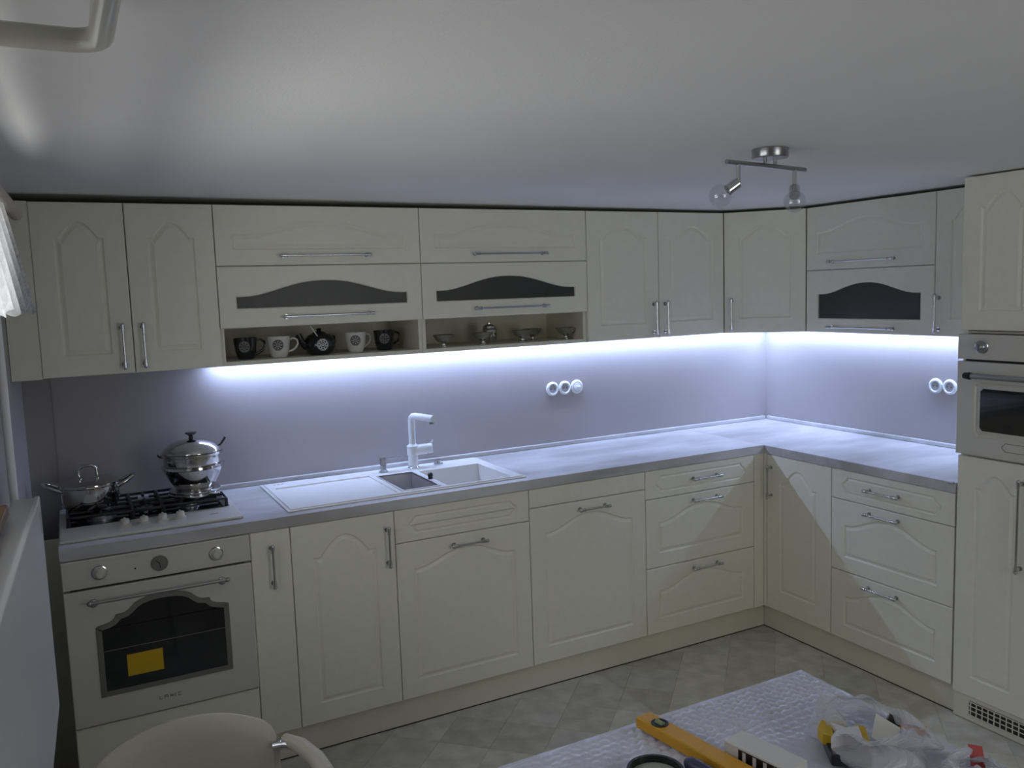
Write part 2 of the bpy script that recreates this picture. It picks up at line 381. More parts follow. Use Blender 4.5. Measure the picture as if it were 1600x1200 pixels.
# ------------------------------------------------------------------ base cabinets on the back wall
ZD0, ZD1 = PLZ+0.001, H-TW-0.003
def base(name, label, cat, x0, x1, rz=0, loc=None, top=False, cz1=None):
    t = thing(name, label, cat, loc if loc else (x0, 0, 0), rz)
    carcass(t, x1-x0, DF-0.0195, PLZ, cz1 if cz1 else H-TW-0.001, top=top, y1=-0.06)
    return t
def door_curve(w_, h, A=None, ml=0.065, mb=0.06, mt=0.055, sh=0.14):
    return arch_curve(ml, w_-ml, mb, h-mt, A if A is not None else 0.055, sh, 22, w_ < 0.42)
# narrow pull-out
B0, B1, B2, B3, B4, B5, B6 = -3.655, -3.058, -2.914, -2.515, -1.922, -1.324, -0.673
t = base('pull_out_cabinet', 'very narrow plain cream pull-out base cabinet beside the big oven', 'cabinet', B1, B2)
d = front(t, 'door', G, B2-B1-G, ZD0, ZD1, -DF); handle(d, 0.072, 0.755-ZD0, 0.150, True)
# 40 cm door cabinet
t = base('base_cabinet', 'cream base cabinet with one tall arched door, left of the sink cabinet', 'cabinet', B2, B3)
w_ = B3-B2; d = front(t, 'door', G, w_-G, ZD0, ZD1, -DF, door_curve(w_-2*G, ZD1-ZD0, 0.075, 0.075, 0.075, 0.055, 0.22)); handle(d, w_-0.034, 0.752-ZD0, 0.150, True)
# sink cabinet: false drawer front over door
t = base('sink_cabinet', 'cream sink base cabinet with a blind panel above one arched door', 'cabinet', B3, B4)
w_ = B4-B3; zs = 0.752
d = front(t, 'drawer_front', G, w_-G, zs+G, ZD1, -DF, cham_curve(0.055, w_-0.058, 0.028, ZD1-zs-0.032, 0.030), tight=True)
d = front(t, 'door', G, w_-G, ZD0, zs-G, -DF, door_curve(w_-2*G, zs-ZD0, 0.055, 0.07, 0.07, 0.055, 0.05)); handle(d, w_/2+0.010, 0.710-ZD0, 0.150)
# dishwasher
t = base('dishwasher', 'integrated dishwasher with an arched cream front, right of the sink cabinet', 'dishwasher', B4, B5)
w_ = B5-B4; zs = 0.803
d = front(t, 'upper_panel', G, w_-G, zs+G, ZD1, -DF)
d = front(t, 'door', G, w_-G, ZD0, zs-G, -DF, door_curve(w_-2*G, zs-ZD0, 0.060, 0.07, 0.07, 0.055, 0.05)); handle(d, w_/2+0.012, 0.766-ZD0, 0.150)
def drawers(t, w_, hx):
    z1, z2 = 0.4285, 0.7515
    d = front(t, 'drawer', G, w_-G, z2+G, ZD1, -DF, cham_curve(0.055, w_-0.058, 0.026, ZD1-z2-0.030, 0.030), tight=True); handle(d, hx, 0.818-z2, 0.160)
    d = front(t, 'drawer', G, w_-G, z1+G, z2-G, -DF, door_curve(w_-2*G, z2-z1-2*G, 0.060, 0.07, 0.065, 0.050, 0.04)); handle(d, hx, 0.716-z1, 0.160)
    d = front(t, 'drawer', G, w_-G, ZD0, z1-G, -DF, door_curve(w_-2*G, z1-ZD0-G, 0.060, 0.07, 0.065, 0.050, 0.04)); handle(d, hx, 0.392-ZD0, 0.160)
t = base('drawer_cabinet', 'cream base cabinet with three drawers on the back wall beside the inner corner', 'cabinet', B5, B6)
drawers(t, B6-B5, (B6-B5)/2+0.015)
o = B(); o.box(B6+0.001, -0.609, PLZ, -0.6092, -0.591, H-TW-0.001, 0.001); tag(o.build('corner_filler', 'front'), 'narrow plain cream filler strip in the inner corner of the base cabinets', 'filler')
o = B(); o.box(-0.609, -0.6265, PLZ, -0.591, -0.6095, H-TW-0.001, 0.001); tag(o.build('corner_filler', 'front'), 'slim cream filler strip beside the corner base cabinet door', 'filler')
# right leg
R90 = -PI/2
t = base('corner_base_cabinet', 'cream corner base cabinet with one arched door and upright handle under the right worktop', 'cabinet', 0, 0.397, R90, (0, -0.628, 0))
w_ = 0.397; d = front(t, 'door', G, w_-G, ZD0, ZD1, -DF, door_curve(w_-2*G, ZD1-ZD0, 0.075, 0.085, 0.10, 0.055, 0.22)); handle(d, 0.030, 0.755-ZD0, 0.155, True)
t = base('drawer_cabinet', 'cream three-drawer base cabinet on the right wall next to the tall cabinet', 'cabinet', 0, 0.595, R90, (0, -1.0255, 0))
drawers(t, 0.595, 0.595/2-0.025)

b = B(); b.box(-3.742, -0.300, 0.002, -3.6565, -0.282, H-TW, 0.001); tag(b.build('base_filler', 'front'), 'cream filler board closing the gap between oven housing and left wall', 'filler')
# ------------------------------------------------------------------ oven housing and big oven
t = base('oven_housing', 'cream oven housing with a low plain drawer front below the big oven', 'cabinet', B0, B1)
w_ = B1-B0; d = front(t, 'drawer', G, w_-G, ZD0, 0.310, -DF)
t = thing('built_in_oven', 'large cream retro built-in oven with arched black window and yellow sticker', 'oven', (B0+0.0005, 0, 0))
w_ = B1-B0-0.001
b = B(); b.box(0.022, -DF+0.003, 0.325, w_-0.022, -0.12, 0.80); b.build('oven_body', 'black', t)
d = front(t, 'control_panel', G, w_-G, 0.790, 0.884, -0.622, m='enamel', th=0.030)
b = B(); b.box(0.010, 0.010, 0.0782, w_-0.014, 0.016, 0.0785)
for (x0, z0, x1, z1) in ((0.012, 0.010, w_-0.016, 0.0115), (0.012, 0.083, w_-0.016, 0.0845)): b.box(x0, -0.0012, z0, x1, 0.001, z1)
b.build('moulding_line', 'enamel', d)
def knob(parent, x, z, r, m, yb, label=None):
    b = B(); b.lathe([(0, 0), (r*1.15, 0), (r*1.2, 0.004), (r, 0.006), (r*0.95, 0.010), (r*0.75, 0.014), (r*0.72, 0.022), (r*0.6, 0.025), (0, 0.026)], (x, yb, z), 20, 'y')
    b.box(x-0.003, yb-0.028, z-r*0.7, x+0.003, yb-0.022, z+r*0.7)
    o = b.build('knob', m, parent, smooth=True)
    if label: o['label'] = label
    b = B(); b.lathe([(r*1.2, 0.0003), (r*1.42, 0.0003), (r*1.42, 0.003), (r*1.22, 0.004)], (x, yb, z), 24, 'y'); b.build('knob_ring', 'chrome', o, smooth=True)
    return o
for x in (0.110, w_-0.119): knob(d, x, 0.046, 0.017, 'enamel', 0, 'cream rotary knob with chrome rim')
b = B(); b.lathe([(0, 0), (0.026, 0), (0.027, 0.004), (0.024, 0.006), (0.023, 0.003), (0, 0.003)], (w_/2-0.004, 0, 0.046), 28, 'y'); ck = b.build('clock', 'silver', d, smooth=True); ck['label'] = 'round analogue clock'
b = B(); cx = w_/2-0.004; b.tube([(cx, -0.004, 0.046), (cx-0.012, -0.004, 0.056)], 0.0014, 6); b.tube([(cx, -0.0045, 0.046), (cx+0.002, -0.0045, 0.027)], 0.0012, 6); b.build('clock_hands', 'black', ck)
b = B(); b.lathe([(0, 0), (0.003, 0), (0.003, 0.001), (0, 0.001)], (w_/2-0.080, 0, 0.040), 10, 'y'); b.build('indicator_light', 'black', d)
ZO0, ZO1 = 0.318, 0.782; ZOc = ZO0
half = [(0.212, 0.652), (0.205, 0.656), (0.175, 0.662), (0.160, 0.668), (0.152, 0.676), (0.150, 0.686), (0.132, 0.687), (0.118, 0.690), (0.106, 0.699), (0.090, 0.714), (0.068, 0.725), (0.040, 0.731), (0.012, 0.733)]
xc = w_/2-0.002
fr_ = [(xc-0.212, 0.410-ZOc), (xc+0.212, 0.410-ZOc)] + [(xc+x, z-ZOc) for x, z in half] + [(xc-x, z-ZOc) for x, z in half[::-1]]
d = front(t, 'oven_door', G, w_-G, ZO0, ZO1, -0.622, fr_, m='enamel', th=0.030, depth=0.004)
def ring_plate(b, outer, inner, y0, y1):
    n = len(outer); A = [[b.bm.verts.new((x, y, z)) for x, z in L] for L in (outer, inner) for y in (y0, y1)]
    o0, o1, i0, i1 = A
    for k in range(n):
        l = (k+1) % n
        for a, c in ((o0, o1), (i1, i0), (o1, i1), (i0, o0)): b.bm.faces.new((a[k], a[l], c[l], c[k]))
b = B(); inner = offset_poly(fr_, 0.018); ring_plate(b, offset_poly(fr_, 0.001), inner, 0.002, -0.004); wf = b.build('window_frame', 'silver', d); wf['label'] = 'grey metal frame with stepped arch'
b = B(); b.prism(offset_poly(fr_, 0.016), 0, 0.002, Matrix.Rotation(PI/2, 4, 'X') @ Matrix.Translation((0, 0, -0.0005))); gl = b.build('oven_window', 'blackglass', d); gl['label'] = 'black arched glass'
b = B(); b.box(0.170, -0.0032, 0.147, 0.282, -0.0017, 0.222); st = b.build('sticker', 'yellow', d); st['label'] = 'yellow energy sticker'
b = B(); b.box(0.10, -0.0026, 0.247, 0.49, -0.0018, 0.249); b.build('rack_line', 'print', d)
b = B()
for k, (x, seg) in enumerate(((0, 'L'), (0.016, 'A'), (0.034, 'N'), (0.050, 'I'), (0.060, 'C'))):
    X = xc-0.036+x; Z = 0.040; hh = 0.012
    bars = {'L': [(0, 0, .002, hh), (0, 0, .010, .002)], 'A': [(0, 0, .002, hh), (.010, 0, .012, hh), (0, hh-.002, .012, hh), (0, .005, .012, .007)], 'N': [(0, 0, .002, hh), (.010, 0, .012, hh), (.002, .004, .010, .008)], 'I': [(0, 0, .002, hh)], 'C': [(0, 0, .002, hh), (0, 0, .010, .002), (0, hh-.002, .010, hh)]}[seg]
    for (a0, c0, a1, c1) in bars: b.box(X+a0, -0.0008, Z+c0, X+a1, 0.0005, Z+c1)
b.build('badge_lettering', 'print', d)
b = B(); hz = 0.750-ZOc; x0, x1 = 0.085, w_-0.105
b.cyl((x0-0.012, -0.045, hz), (x1+0.012, -0.045, hz), 0.0055, n=14)
for x in (x0, x1):
    b.cyl((x, 0.001, hz-0.014), (x, -0.045, hz), 0.007, n=12); b.lathe([(0, 0), (0.014, 0), (0.013, 0.006), (0.007, 0.010), (0, 0.010)], (x, 0, hz-0.014), 16, 'y')
for x in (x0-0.012, x1+0.012): b.ball((x, -0.045, hz), 0.0085, 12)
o = b.build('handle', 'brushed', d, smooth=True); o['label'] = 'long metal rail handle'

# ------------------------------------------------------------------ hob
t = thing('gas_hob', 'cream four-burner gas hob with black cast-iron grates set in the worktop', 'hob', (-3.652, -0.545, H))
HW, HD = 0.590, 0.505
b = B(); b.box(0, 0, 0.0006, HW, HD, 0.010, 0.003); b.build('hob_plate', 'enamel', t)
b = B(); b.box(0.020, 0.180, 0.0100, HW-0.018, HD-0.012, 0.0125, 0.001); b.build('burner_tray', 'blackglass', t)
for k, x in enumerate((0.205, 0.267, 0.329, 0.388)):
    b = B(); b.lathe([(0.021, 0), (0.021, 0.004), (0.015, 0.006), (0.014, 0.020), (0.012, 0.023), (0, 0.023)], (x, 0.108, 0.010), 20); b.box(x-0.003, 0.094, 0.030, x+0.003, 0.122, 0.036); b.build('knob', 'enamel', t, smooth=True)
for (x, y, r) in ((0.135, 0.265, 0.040), (0.135, 0.405, 0.030), (0.440, 0.265, 0.030), (0.440, 0.405, 0.040), (0.288, 0.335, 0.026)):
    b = B(); b.lathe([(r*1.25, 0), (r*1.25, 0.004), (r, 0.008), (r, 0.014), (0, 0.014)], (x, y, 0.0125), 24); bb = b.build('burner', 'brushed', t, smooth=True)
    b = B(); b.lathe([(r*0.85, 0.014), (r*0.85, 0.020), (r*0.7, 0.023), (0, 0.023)], (x, y, 0.0125), 24); b.build('burner_cap', 'iron', bb, smooth=True)
for (x0, x1) in ((0.030, 0.235), (0.2385, 0.3375), (0.341, HW-0.028)):
    b = B(); y0, y1, zt, r = 0.190, HD-0.020, 0.040, 0.0055
    b.tube([(x0, y0, zt), (x1, y0, zt), (x1, y1, zt), (x0, y1, zt)], r, 8, closed=True)
    xm = (x0+x1)/2; b.tube([(xm, y0, zt), (xm, y0+0.055, zt)], r, 8); b.tube([(xm, y1, zt), (xm, y1-0.055, zt)], r, 8); b.tube([(xm, (y0+y1)/2-0.035, zt), (xm, (y0+y1)/2+0.035, zt)], r, 8)
    b.tube([(x0, (y0+y1)/2, zt), (x1, (y0+y1)/2, zt)], r, 8)
    for q in (0.27, 0.73):
        yq = y0+(y1-y0)*q; b.tube([(x0, yq, zt), (x0+(x1-x0)*0.3, yq, zt)], r, 8); b.tube([(x1, yq, zt), (x1-(x1-x0)*0.3, yq, zt)], r, 8)
    for x in (x0, x1):
        for y in (y0, y1): b.cyl((x, y, 0.0126), (x, y, zt), 0.006, n=8)
    b.build('grate', 'iron', t, smooth=True)
b = B(); b.box(0.487, 0.090, 0.0098, 0.517, 0.097, 0.0104); b.build('badge', 'print', t)

# ------------------------------------------------------------------ pots on the hob
PZ = H+0.0458
t = thing('cooking_pot', 'low shiny steel pot with lid and loop handles on the left burners', 'pot', (-3.545, -0.205, PZ))
b = B(); b.lathe([(0, 0), (0.082, 0), (0.091, 0.006), (0.099, 0.030), (0.100, 0.080), (0.104, 0.084), (0.103, 0.087), (0.097, 0.085), (0.095, 0.020), (0.087, 0.010), (0, 0.008)], (0, 0, 0), 40); b.build('pot_body', 'steel', t, smooth=True)
b = B(); b.lathe([(0.1015, 0.0875), (0.101, 0.091), (0.085, 0.098), (0.050, 0.105), (0.020, 0.108), (0, 0.109)], (0, 0, 0), 40); b.build('lid', 'steel', t, smooth=True)
b = B(); b.tube([(-0.030, 0.01, 0.110), (-0.036, 0.01, 0.135), (-0.020, 0.005, 0.150), (0.010, 0, 0.152), (0.026, 0, 0.140), (0.028, 0, 0.110)], 0.006, 10); b.build('lid_handle', 'steel', t, smooth=True)
for s in (-1, 1):
    b = B(); b.tube([(s*0.092, -0.035, 0.070), (s*0.120, -0.036, 0.084), (s*0.146, -0.022, 0.098), (s*0.150, 0, 0.101), (s*0.146, 0.022, 0.098), (s*0.120, 0.036, 0.084), (s*0.092, 0.035, 0.070)], 0.0065, 10); b.build('pot_handle', 'steel', t, smooth=True)
t = thing('steamer_pot', 'tall two-tier steel steamer pot with domed lid on the right burners', 'pot', (-3.185, -0.235, PZ))
b = B(); b.lathe([(0, 0), (0.088, 0), (0.096, 0.004), (0.096, 0.011), (0.092, 0.013), (0.094, 0.016), (0.094, 0.022), (0.088, 0.026), (0.070, 0.030), (0, 0.030)], (0, 0, 0), 44); b.build('base_ring', 'steel', t, smooth=True)
b = B(); b.lathe([(0, 0.0305), (0.068, 0.0305), (0.080, 0.046), (0.096, 0.072), (0.108, 0.098), (0.111, 0.108), (0.116, 0.111), (0.115, 0.119), (0.108, 0.121), (0, 0.121)], (0, 0, 0), 44); b.build('pot_body', 'steel', t, smooth=True)
b = B(); b.lathe([(0.104, 0.1215), (0.106, 0.126), (0.107, 0.155), (0.112, 0.158), (0.113, 0.166), (0.107, 0.168), (0, 0.168)], (0, 0, 0), 44); b.build('steamer_tier', 'steel', t, smooth=True)
b = B(); b.lathe([(0.108, 0.1685), (0.108, 0.172), (0.098, 0.186), (0.078, 0.200), (0.050, 0.211), (0.018, 0.217), (0, 0.217)], (0, 0, 0), 44); b.build('lid', 'steel', t, smooth=True)
b = B(); b.lathe([(0.010, 0.217), (0.008, 0.226), (0.012, 0.232), (0.022, 0.237), (0.021, 0.241), (0, 0.243)], (0, 0, 0), 24); b.build('lid_knob', 'iron', t, smooth=True)
b = B(); b.tube([(0.098, 0.02, 0.170), (0.112, 0.02, 0.184), (0.128, 0.02, 0.206)], [0.004, 0.004, 0.005], 8); b.build('side_handle', 'iron', t, smooth=True)
b = B(); b.tube([(-0.105, 0.02, 0.150), (-0.118, 0.025, 0.156), (-0.120, 0.04, 0.158)], 0.004, 8); b.build('side_handle', 'iron', t, smooth=True)

# ------------------------------------------------------------------ sink and tap
t = thing('kitchen_sink', 'white inset sink with drainer, small steel bowl and main bowl', 'sink', (-2.905, -0.562, H))
b = B(); xs = [0, 0.012, 0.040, 0.440, 0.465, 0.622, 0.652, 0.942, 0.988, 1.0]; ys = [0, 0.012, 0.030, 0.040, 0.355, 0.400, 0.500, 0.512]
T = 0.009; hs = [[T]*7 for _ in range(9)]
for i in range(9):
    for j in range(7):
        if i in (0, 8) or j in (0, 6): hs[i][j] = T-0.004
for j in (2, 3, 4): hs[2][j] = T-0.005
for j in (2, 3): hs[2][j] = T-0.005
for j in (3,): hs[4][j] = None; hs[6][j] = -0.17
hs[6][2] = -0.17
# top faces, walls down into the bowls
def sink_mesh(b):
    q = lambda *p: b.bm.faces.new([b.bm.verts.new(v) for v in p])
    nx, ny = 9, 7; base_ = 0.0006
    val = lambda i, j: (base_ if not (0 <= i < nx and 0 <= j < ny) else (-0.14 if hs[i][j] is None else hs[i][j]))
    for i in range(nx):
        for j in range(ny):
            h = val(i, j); x0, x1, y0, y1 = xs[i], xs[i+1], ys[j], ys[j+1]
            if hs[i][j] is not None: q((x0,y0,h),(x1,y0,h),(x1,y1,h),(x0,y1,h))
            for (k, l, p0, p1) in ((i-1,j,(x0,y1),(x0,y0)),(i+1,j,(x1,y0),(x1,y1)),(i,j-1,(x0,y0),(x1,y0)),(i,j+1,(x1,y1),(x0,y1))):
                o_ = val(k, l)
                if o_ < h: q((*p0,o_),(*p1,o_),(*p1,h),(*p0,h))
    bmesh.ops.remove_doubles(b.bm, verts=b.bm.verts, dist=1e-5)
sink_mesh(b); b.build('sink_basin', 'sinkwhite', t)
b = B(); x0, x1, y0, y1 = 0.460, 0.626, 0.036, 0.359; r = 0.010; zt = T+0.003
b.box(x0, y0, T, x1, y0+r, zt); b.box(x0, y1-r, T, x1, y1, zt); b.box(x0, y0+r, T, x0+r, y1-r, zt); b.box(x1-r, y0+r, T, x1, y1-r, zt)
b.box(x0+r, y0+r, -0.125, x1-r, y1-r, -0.122); b.box(x0+r-.002, y0+r, -0.122, x0+r, y1-r, zt); b.box(x1-r, y0+r, -0.122, x1-r+.002, y1-r, zt); b.box(x0+r, y0+r-.002, -0.122, x1-r, y0+r, zt); b.box(x0+r, y1-r, -0.122, x1-r, y1-r+.002, zt)
o = b.build('steel_bowl', 'bowl_steel', t); o['label'] = 'small stainless steel half bowl'
b = B(); b.lathe([(0.045, -0.1695), (0.040, -0.1665), (0.010, -0.168), (0, -0.168)], (0.797, 0.20, 0), 24); b.build('drain', 'brushed', t, smooth=True)
b = B()
for k in range(3): b.box(0.045+k*0.016, 0.462, T, 0.055+k*0.016, 0.468, T+0.0008)
b.build('overflow_slots', 'grey', t)
b = B(); b.lathe([(0.022, 0), (0.022, 0.006), (0.016, 0.008), (0.015, 0.020), (0.012, 0.022), (0, 0.022)], (0.785, 0.445, T), 20); o = b.build('drain_knob', 'chrome', t, smooth=True)
b = B(); b.cyl((0.640, 0.185, T), (0.640, 0.185, T+0.012), 0.010, n=14); b.ball((0.640, 0.185, T+0.016), 0.012, 12); b.build('plug_knob', 'black', t, smooth=True)
FZ = H+T+0.0005
t = thing('kitchen_tap', 'white angular kitchen mixer tap rising from the sink ledge', 'tap', (-2.240, -0.115, FZ))
b = B(); b.lathe([(0, 0), (0.026, 0), (0.026, 0.003), (0.023, 0.006), (0.023, 0.012), (0, 0.012)], (0,0,0), 24); b.build('base_ring', 'chrome', t, smooth=True)
b = B(); b.lathe([(0, 0.012), (0.022, 0.012), (0.022, 0.055), (0.026, 0.060), (0.026, 0.100), (0.018, 0.106), (0.016, 0.110), (0, 0.110)], (0,0,0), 24); b.build('tap_body', 'white_plastic', t, smooth=True)
dr = Vector((0.058, -0.024, 0.006)); dn = dr.normalized()
b = B(); b.cyl(Vector((0, 0, 0.078)), Vector((0, 0, 0.078))+dr, 0.023, n=20); mx = b.build('mixer', 'white_plastic', t, smooth=True)
b = B(); p = Vector((0, 0, 0.078))+dr; b.cyl(p, p+dn*0.004, 0.020, n=20); b.cyl(p+dn*0.004, p+dn*0.026, 0.023, n=20); b.tube([p+dn*0.018+Vector((0,0,0.018)), p+dn*0.028+Vector((0, 0, 0.034))], [0.006, 0.004], 8); b.build('lever', 'white_plastic', t, smooth=True)
sp = Vector((0.040, -0.150, 0.0)); sn = sp.normalized()
b = B(); b.tube([(0, 0, 0.105), (0, 0, 0.215), Vector((0, 0, 0.226))+sn*0.004, Vector((0, 0, 0.234))+sn*0.014, Vector((0, 0, 0.236))+sn*0.03, Vector((0, 0, 0.236))+sn*0.165], 0.0155, 18); b.build('spout', 'white_plastic', t, smooth=True)
b = B(); e = Vector((0, 0, 0.236))+sn*0.150; b.cyl(e+Vector((0,0,-0.012)), e+Vector((0,0,-0.024)), 0.010, n=16); b.build('aerator', 'brushed', t, smooth=True)
t = thing('soap_dispenser', 'slim chrome soap dispenser pump left of the tap', 'dispenser', (-2.385, -0.125, FZ))
b = B(); b.lathe([(0, 0), (0.020, 0), (0.020, 0.004), (0.013, 0.008), (0.013, 0.030), (0.015, 0.032), (0.015, 0.062), (0.012, 0.066), (0, 0.066)], (0,0,0), 20); b.build('pump', 'brushed', t, smooth=True)
b = B(); b.tube([(0, 0, 0.058), (0.045, -0.02, 0.064), (0.075, -0.035, 0.066)], [0.005, 0.004, 0.0035], 8); b.build('nozzle', 'brushed', t, smooth=True)

# ------------------------------------------------------------------ wall cabinets
def upper(name, label, x0, x1, rz=0, loc=None, z0=ZB, shelves=(), top=True):
    t = thing(name, label, 'cabinet', loc if loc else (x0, 0, 0), rz)
    carcass(t, x1-x0, UF-0.0195, z0, ZT, top=top, shelves=shelves, y1=-0.006)
    return t
def two_doors(t, w_, split, hz0, hz1):
    for (a0, a1, s) in ((0, split, 1), (split, w_, -1)):
        ww = a1-a0-2*G; h = ZT-ZB-2*G
        d = front(t, 'door', a0+G, a1-G, ZB+G, ZT-G, -UF, door_curve(ww, h, 0.055, 0.068, 0.07, 0.065, 0.20))
        handle(d, ww-0.032 if s > 0 else 0.032, (hz0+hz1)/2-ZB, hz1-hz0+0.015, True)
A0, A1, A2, A3, A4, A5, A6 = -3.661, -3.368, -3.070, -2.263, -1.454, -1.048, -0.644
t = upper('wall_cabinet', 'cream two-door wall cabinet above the hob, leftmost of the wall cabinets', A0, A2); two_doors(t, A2-A0, A1-A0, 1.495, 1.630)
b = B(); b.box(-3.752, -UF+0.002, ZB-0.002, A0+0.0005, -UF+0.020, ZT); tag(b.build('filler_panel', 'front'), 'plain cream filler strip between the leftmost wall cabinet and the window wall', 'filler')
ZF, ZS = 1.608, 1.838
def flap_unit(t, w_):
    h = ZT-ZS-2*G
    d = front(t, 'flap', G, w_-G, ZS+G, ZT-G, -UF, arch_curve(0.062, w_-0.062, 0.058, h-0.055, 0.050, 0.10), depth=0.005); handle(d, w_/2+0.005, 0.035, 0.350)
    h = ZS-ZF-2*G
    d = front(t, 'glass_flap', G, w_-G, ZF+G, ZS-G, -UF, arch_curve(0.060, w_-0.062, 0.066, h-0.053, 0.056, 0.07), glass=True); handle(d, w_/2+0.005, 0.034, 0.350)
t = upper('wall_cabinet', 'cream wall cabinet with glass flap and open niche holding mugs', A2, A3, shelves=(ZF-0.002, ZS-0.008)); flap_unit(t, A3-A2); uA = t
t = upper('wall_cabinet', 'cream wall cabinet with glass flap and open niche holding metal bowls', A3, A4, shelves=(ZF-0.002, ZS-0.008)); flap_unit(t, A4-A3)
t = upper('wall_cabinet', 'cream two-door wall cabinet left of the corner wall cabinet', A4, A6); two_doors(t, A6-A4, A5-A4, 1.490, 1.628)
# diagonal corner
t = thing('corner_wall_cabinet', 'cream diagonal corner wall cabinet with one arched door', 'cabinet', (0, 0, 0))
E0 = -0.648
b = B(); b.prism([(A6+0.001, -0.006), (A6+0.001, -UF+0.022), (-UF+0.022, E0+0.001), (-0.006, E0+0.001), (-0.006, -0.006)], ZB, ZT); b.build('carcass', 'carcass', t)
L = math.hypot(-UF-A6, E0+UF)
ang = math.atan2(E0+UF, -UF-A6)
d = front(t, 'door', 0, L-0.006, ZB+G, ZT-G, 0, door_curve(L-0.006, ZT-ZB-2*G, 0.055, 0.068, 0.07, 0.065, 0.18)); d.location = (A6+0.003*math.cos(ang), -UF+0.003*math.sin(ang), ZB+G); d.rotation_euler = (0, 0, ang)
handle(d, 0.034, 1.560-ZB, 0.150, True)
# right wall uppers
ZE = 1.763
E1 = -1.340; w_ = E0-E1
t = upper('wall_cabinet', 'cream right-hand wall cabinet with plain upper flap and tall glass flap', 0, w_, R90, (0, E0, 0), shelves=(ZE-0.008,))
h = ZT-ZE-2*G; d = front(t, 'flap', G, w_-G, ZE+G, ZT-G, -UF, arch_curve(0.062, w_-0.062, 0.075, h-0.065, 0.055, 0.10), depth=0.0025); handle(d, 0.975-0.648, 0.035, 0.350)
h = ZE-ZB-2*G; d = front(t, 'glass_flap', G, w_-G, ZB+G, ZE-G, -UF, arch_curve(0.064, w_-0.064, 0.062, h-0.058, 0.050, 0.10), glass=True); handle(d, 0.975-0.648, 0.026, 0.350)
w_ = 0.280
t = upper('wall_cabinet', 'narrow cream wall cabinet squeezed beside the tall cabinet, rightmost wall cabinet', 0, w_, R90, (0, E1, 0))
d = front(t, 'door', G, w_-G, ZB+G, ZT-G, -UF, door_curve(w_-2*G, ZT-ZB-2*G, 0.055, 0.068, 0.07, 0.065, 0.20)); handle(d, 0.020, 1.560-ZB, 0.150, True)

# ------------------------------------------------------------------ tall cabinet with compact oven
TY = -1.627; w_ = 0.600
t = thing('tall_cabinet', 'tall cream oven cabinet at the right edge with arched doors', 'cabinet', (0, TY, 0), R90)
TF = 0.612; ZTT = 2.072
b = B(); g = 0.018
b.box(0.0006, -TF+0.02, 0.10, g, -0.006, ZTT); b.box(w_-g, -TF+0.02, 0.10, w_, -0.006, ZTT); b.box(g, -TF+0.02, 0.10, w_-g, -0.006, 0.118); b.box(g, -TF+0.02, ZTT-g, w_-g, -0.006, ZTT)
b.box(g, -TF+0.02, 1.500, w_-g, -0.006, 1.508); b.box(g, -TF+0.02, 1.034, w_-g, -0.006, 1.046); b.box(g, -0.014, 0.118, w_-g, -0.006, 1.034); b.build('carcass', 'carcass', t)
for (a0, a1, s) in ((0, 0.3, 1), (0.3, 0.6, -1)):
    ww = a1-a0-2*G
    d = front(t, 'upper_door', a0+G, a1-G, 1.512, ZTT-G, -TF, door_curve(ww, ZTT-1.512, 0.055, 0.068, 0.07, 0.060, 0.20))
    d = front(t, 'lower_door', a0+G, a1-G, 0.102, 1.038, -TF, door_curve(ww, 0.936, 0.055, 0.070, 0.075, 0.060, 0.20)); handle(d, ww-0.046 if s > 0 else 0.046, 0.816-0.102, 0.330, True)
b = B(); b.box(0.004, -TF+0.006, 0.004, w_, -TF+0.024, 0.100); pl = b.build('plinth', 'plinth', t)
b = B(); b.box(0.070, -TF+0.0035, 0.026, w_-0.070, -TF+0.0055, 0.084); vg = b.build('vent_grille', 'dark_gap', pl)
b = B()
for k in range(20):
    x = 0.075+k*0.0235; b.box(x, -TF+0.0015, 0.028, x+0.004, -TF+0.0035, 0.082)
for z in (0.027, 0.046, 0.064, 0.080): b.box(0.070, -TF+0.001, z, w_-0.070, -TF+0.0035, z+0.003)
b.build('grille_bars', 'plinth', vg)
t = thing('compact_oven', 'cream compact oven at eye level in the tall cabinet with dark window', 'oven', (0, TY, 0), R90)
b = B(); b.box(0.022, -TF+0.004, 1.048, w_-0.022, -0.10, 1.498); b.build('oven_body', 'black', t)
d = front(t, 'control_panel', G, w_-G, 1.406, 1.498, -0.628, m='enamel', th=0.030)
for x in (0.094, w_-0.094): knob(d, x, 0.048, 0.019, 'brushed', 0, 'dark metal rotary knob')
d = front(t, 'oven_door', G, w_-G, 1.048, 1.397, -0.628, [(x, z) for x, z in cham_curve(0.070, w_-0.073, 0.070, 0.275, 0.015)], m='enamel', th=0.030, depth=0.006)
b = B(); b.prism(cham_curve(0.094, w_-0.096, 0.096, 0.252, 0.010), 0, 0.003, Matrix.Rotation(PI/2, 4, 'X') @ Matrix.Translation((0, 0, -0.0015))); b.build('oven_window', 'blackglass', d)
b = B(); b.cyl((0.066, -0.036, 0.300), (w_-0.070, -0.036, 0.300), 0.010, n=14)
for x in (0.078, w_-0.082): b.cyl((x, 0.001, 0.300), (x, -0.036, 0.300), 0.008, n=10)
hd = b.build('handle', 'brushed', d, smooth=True)
for x, s in ((0.078, -1), (w_-0.082, 1)):
    b = B(); b.lathe([(0.013, 0), (0.014, 0.006), (0.011, 0.026), (0, 0.034)], n=14, M=Matrix.Translation((x, -0.036, 0.300)) @ Matrix.Rotation(s*PI/2, 4, 'Y')); b.build('handle_end', 'black', hd, smooth=True)
b = B(); ring_plate(b, cham_curve(0.180, 0.420, 0.030, 0.062, 0.012), offset_poly(cham_curve(0.180, 0.420, 0.030, 0.062, 0.012), 0.002), 0.0005, -0.0012); b.build('badge', 'print', d)

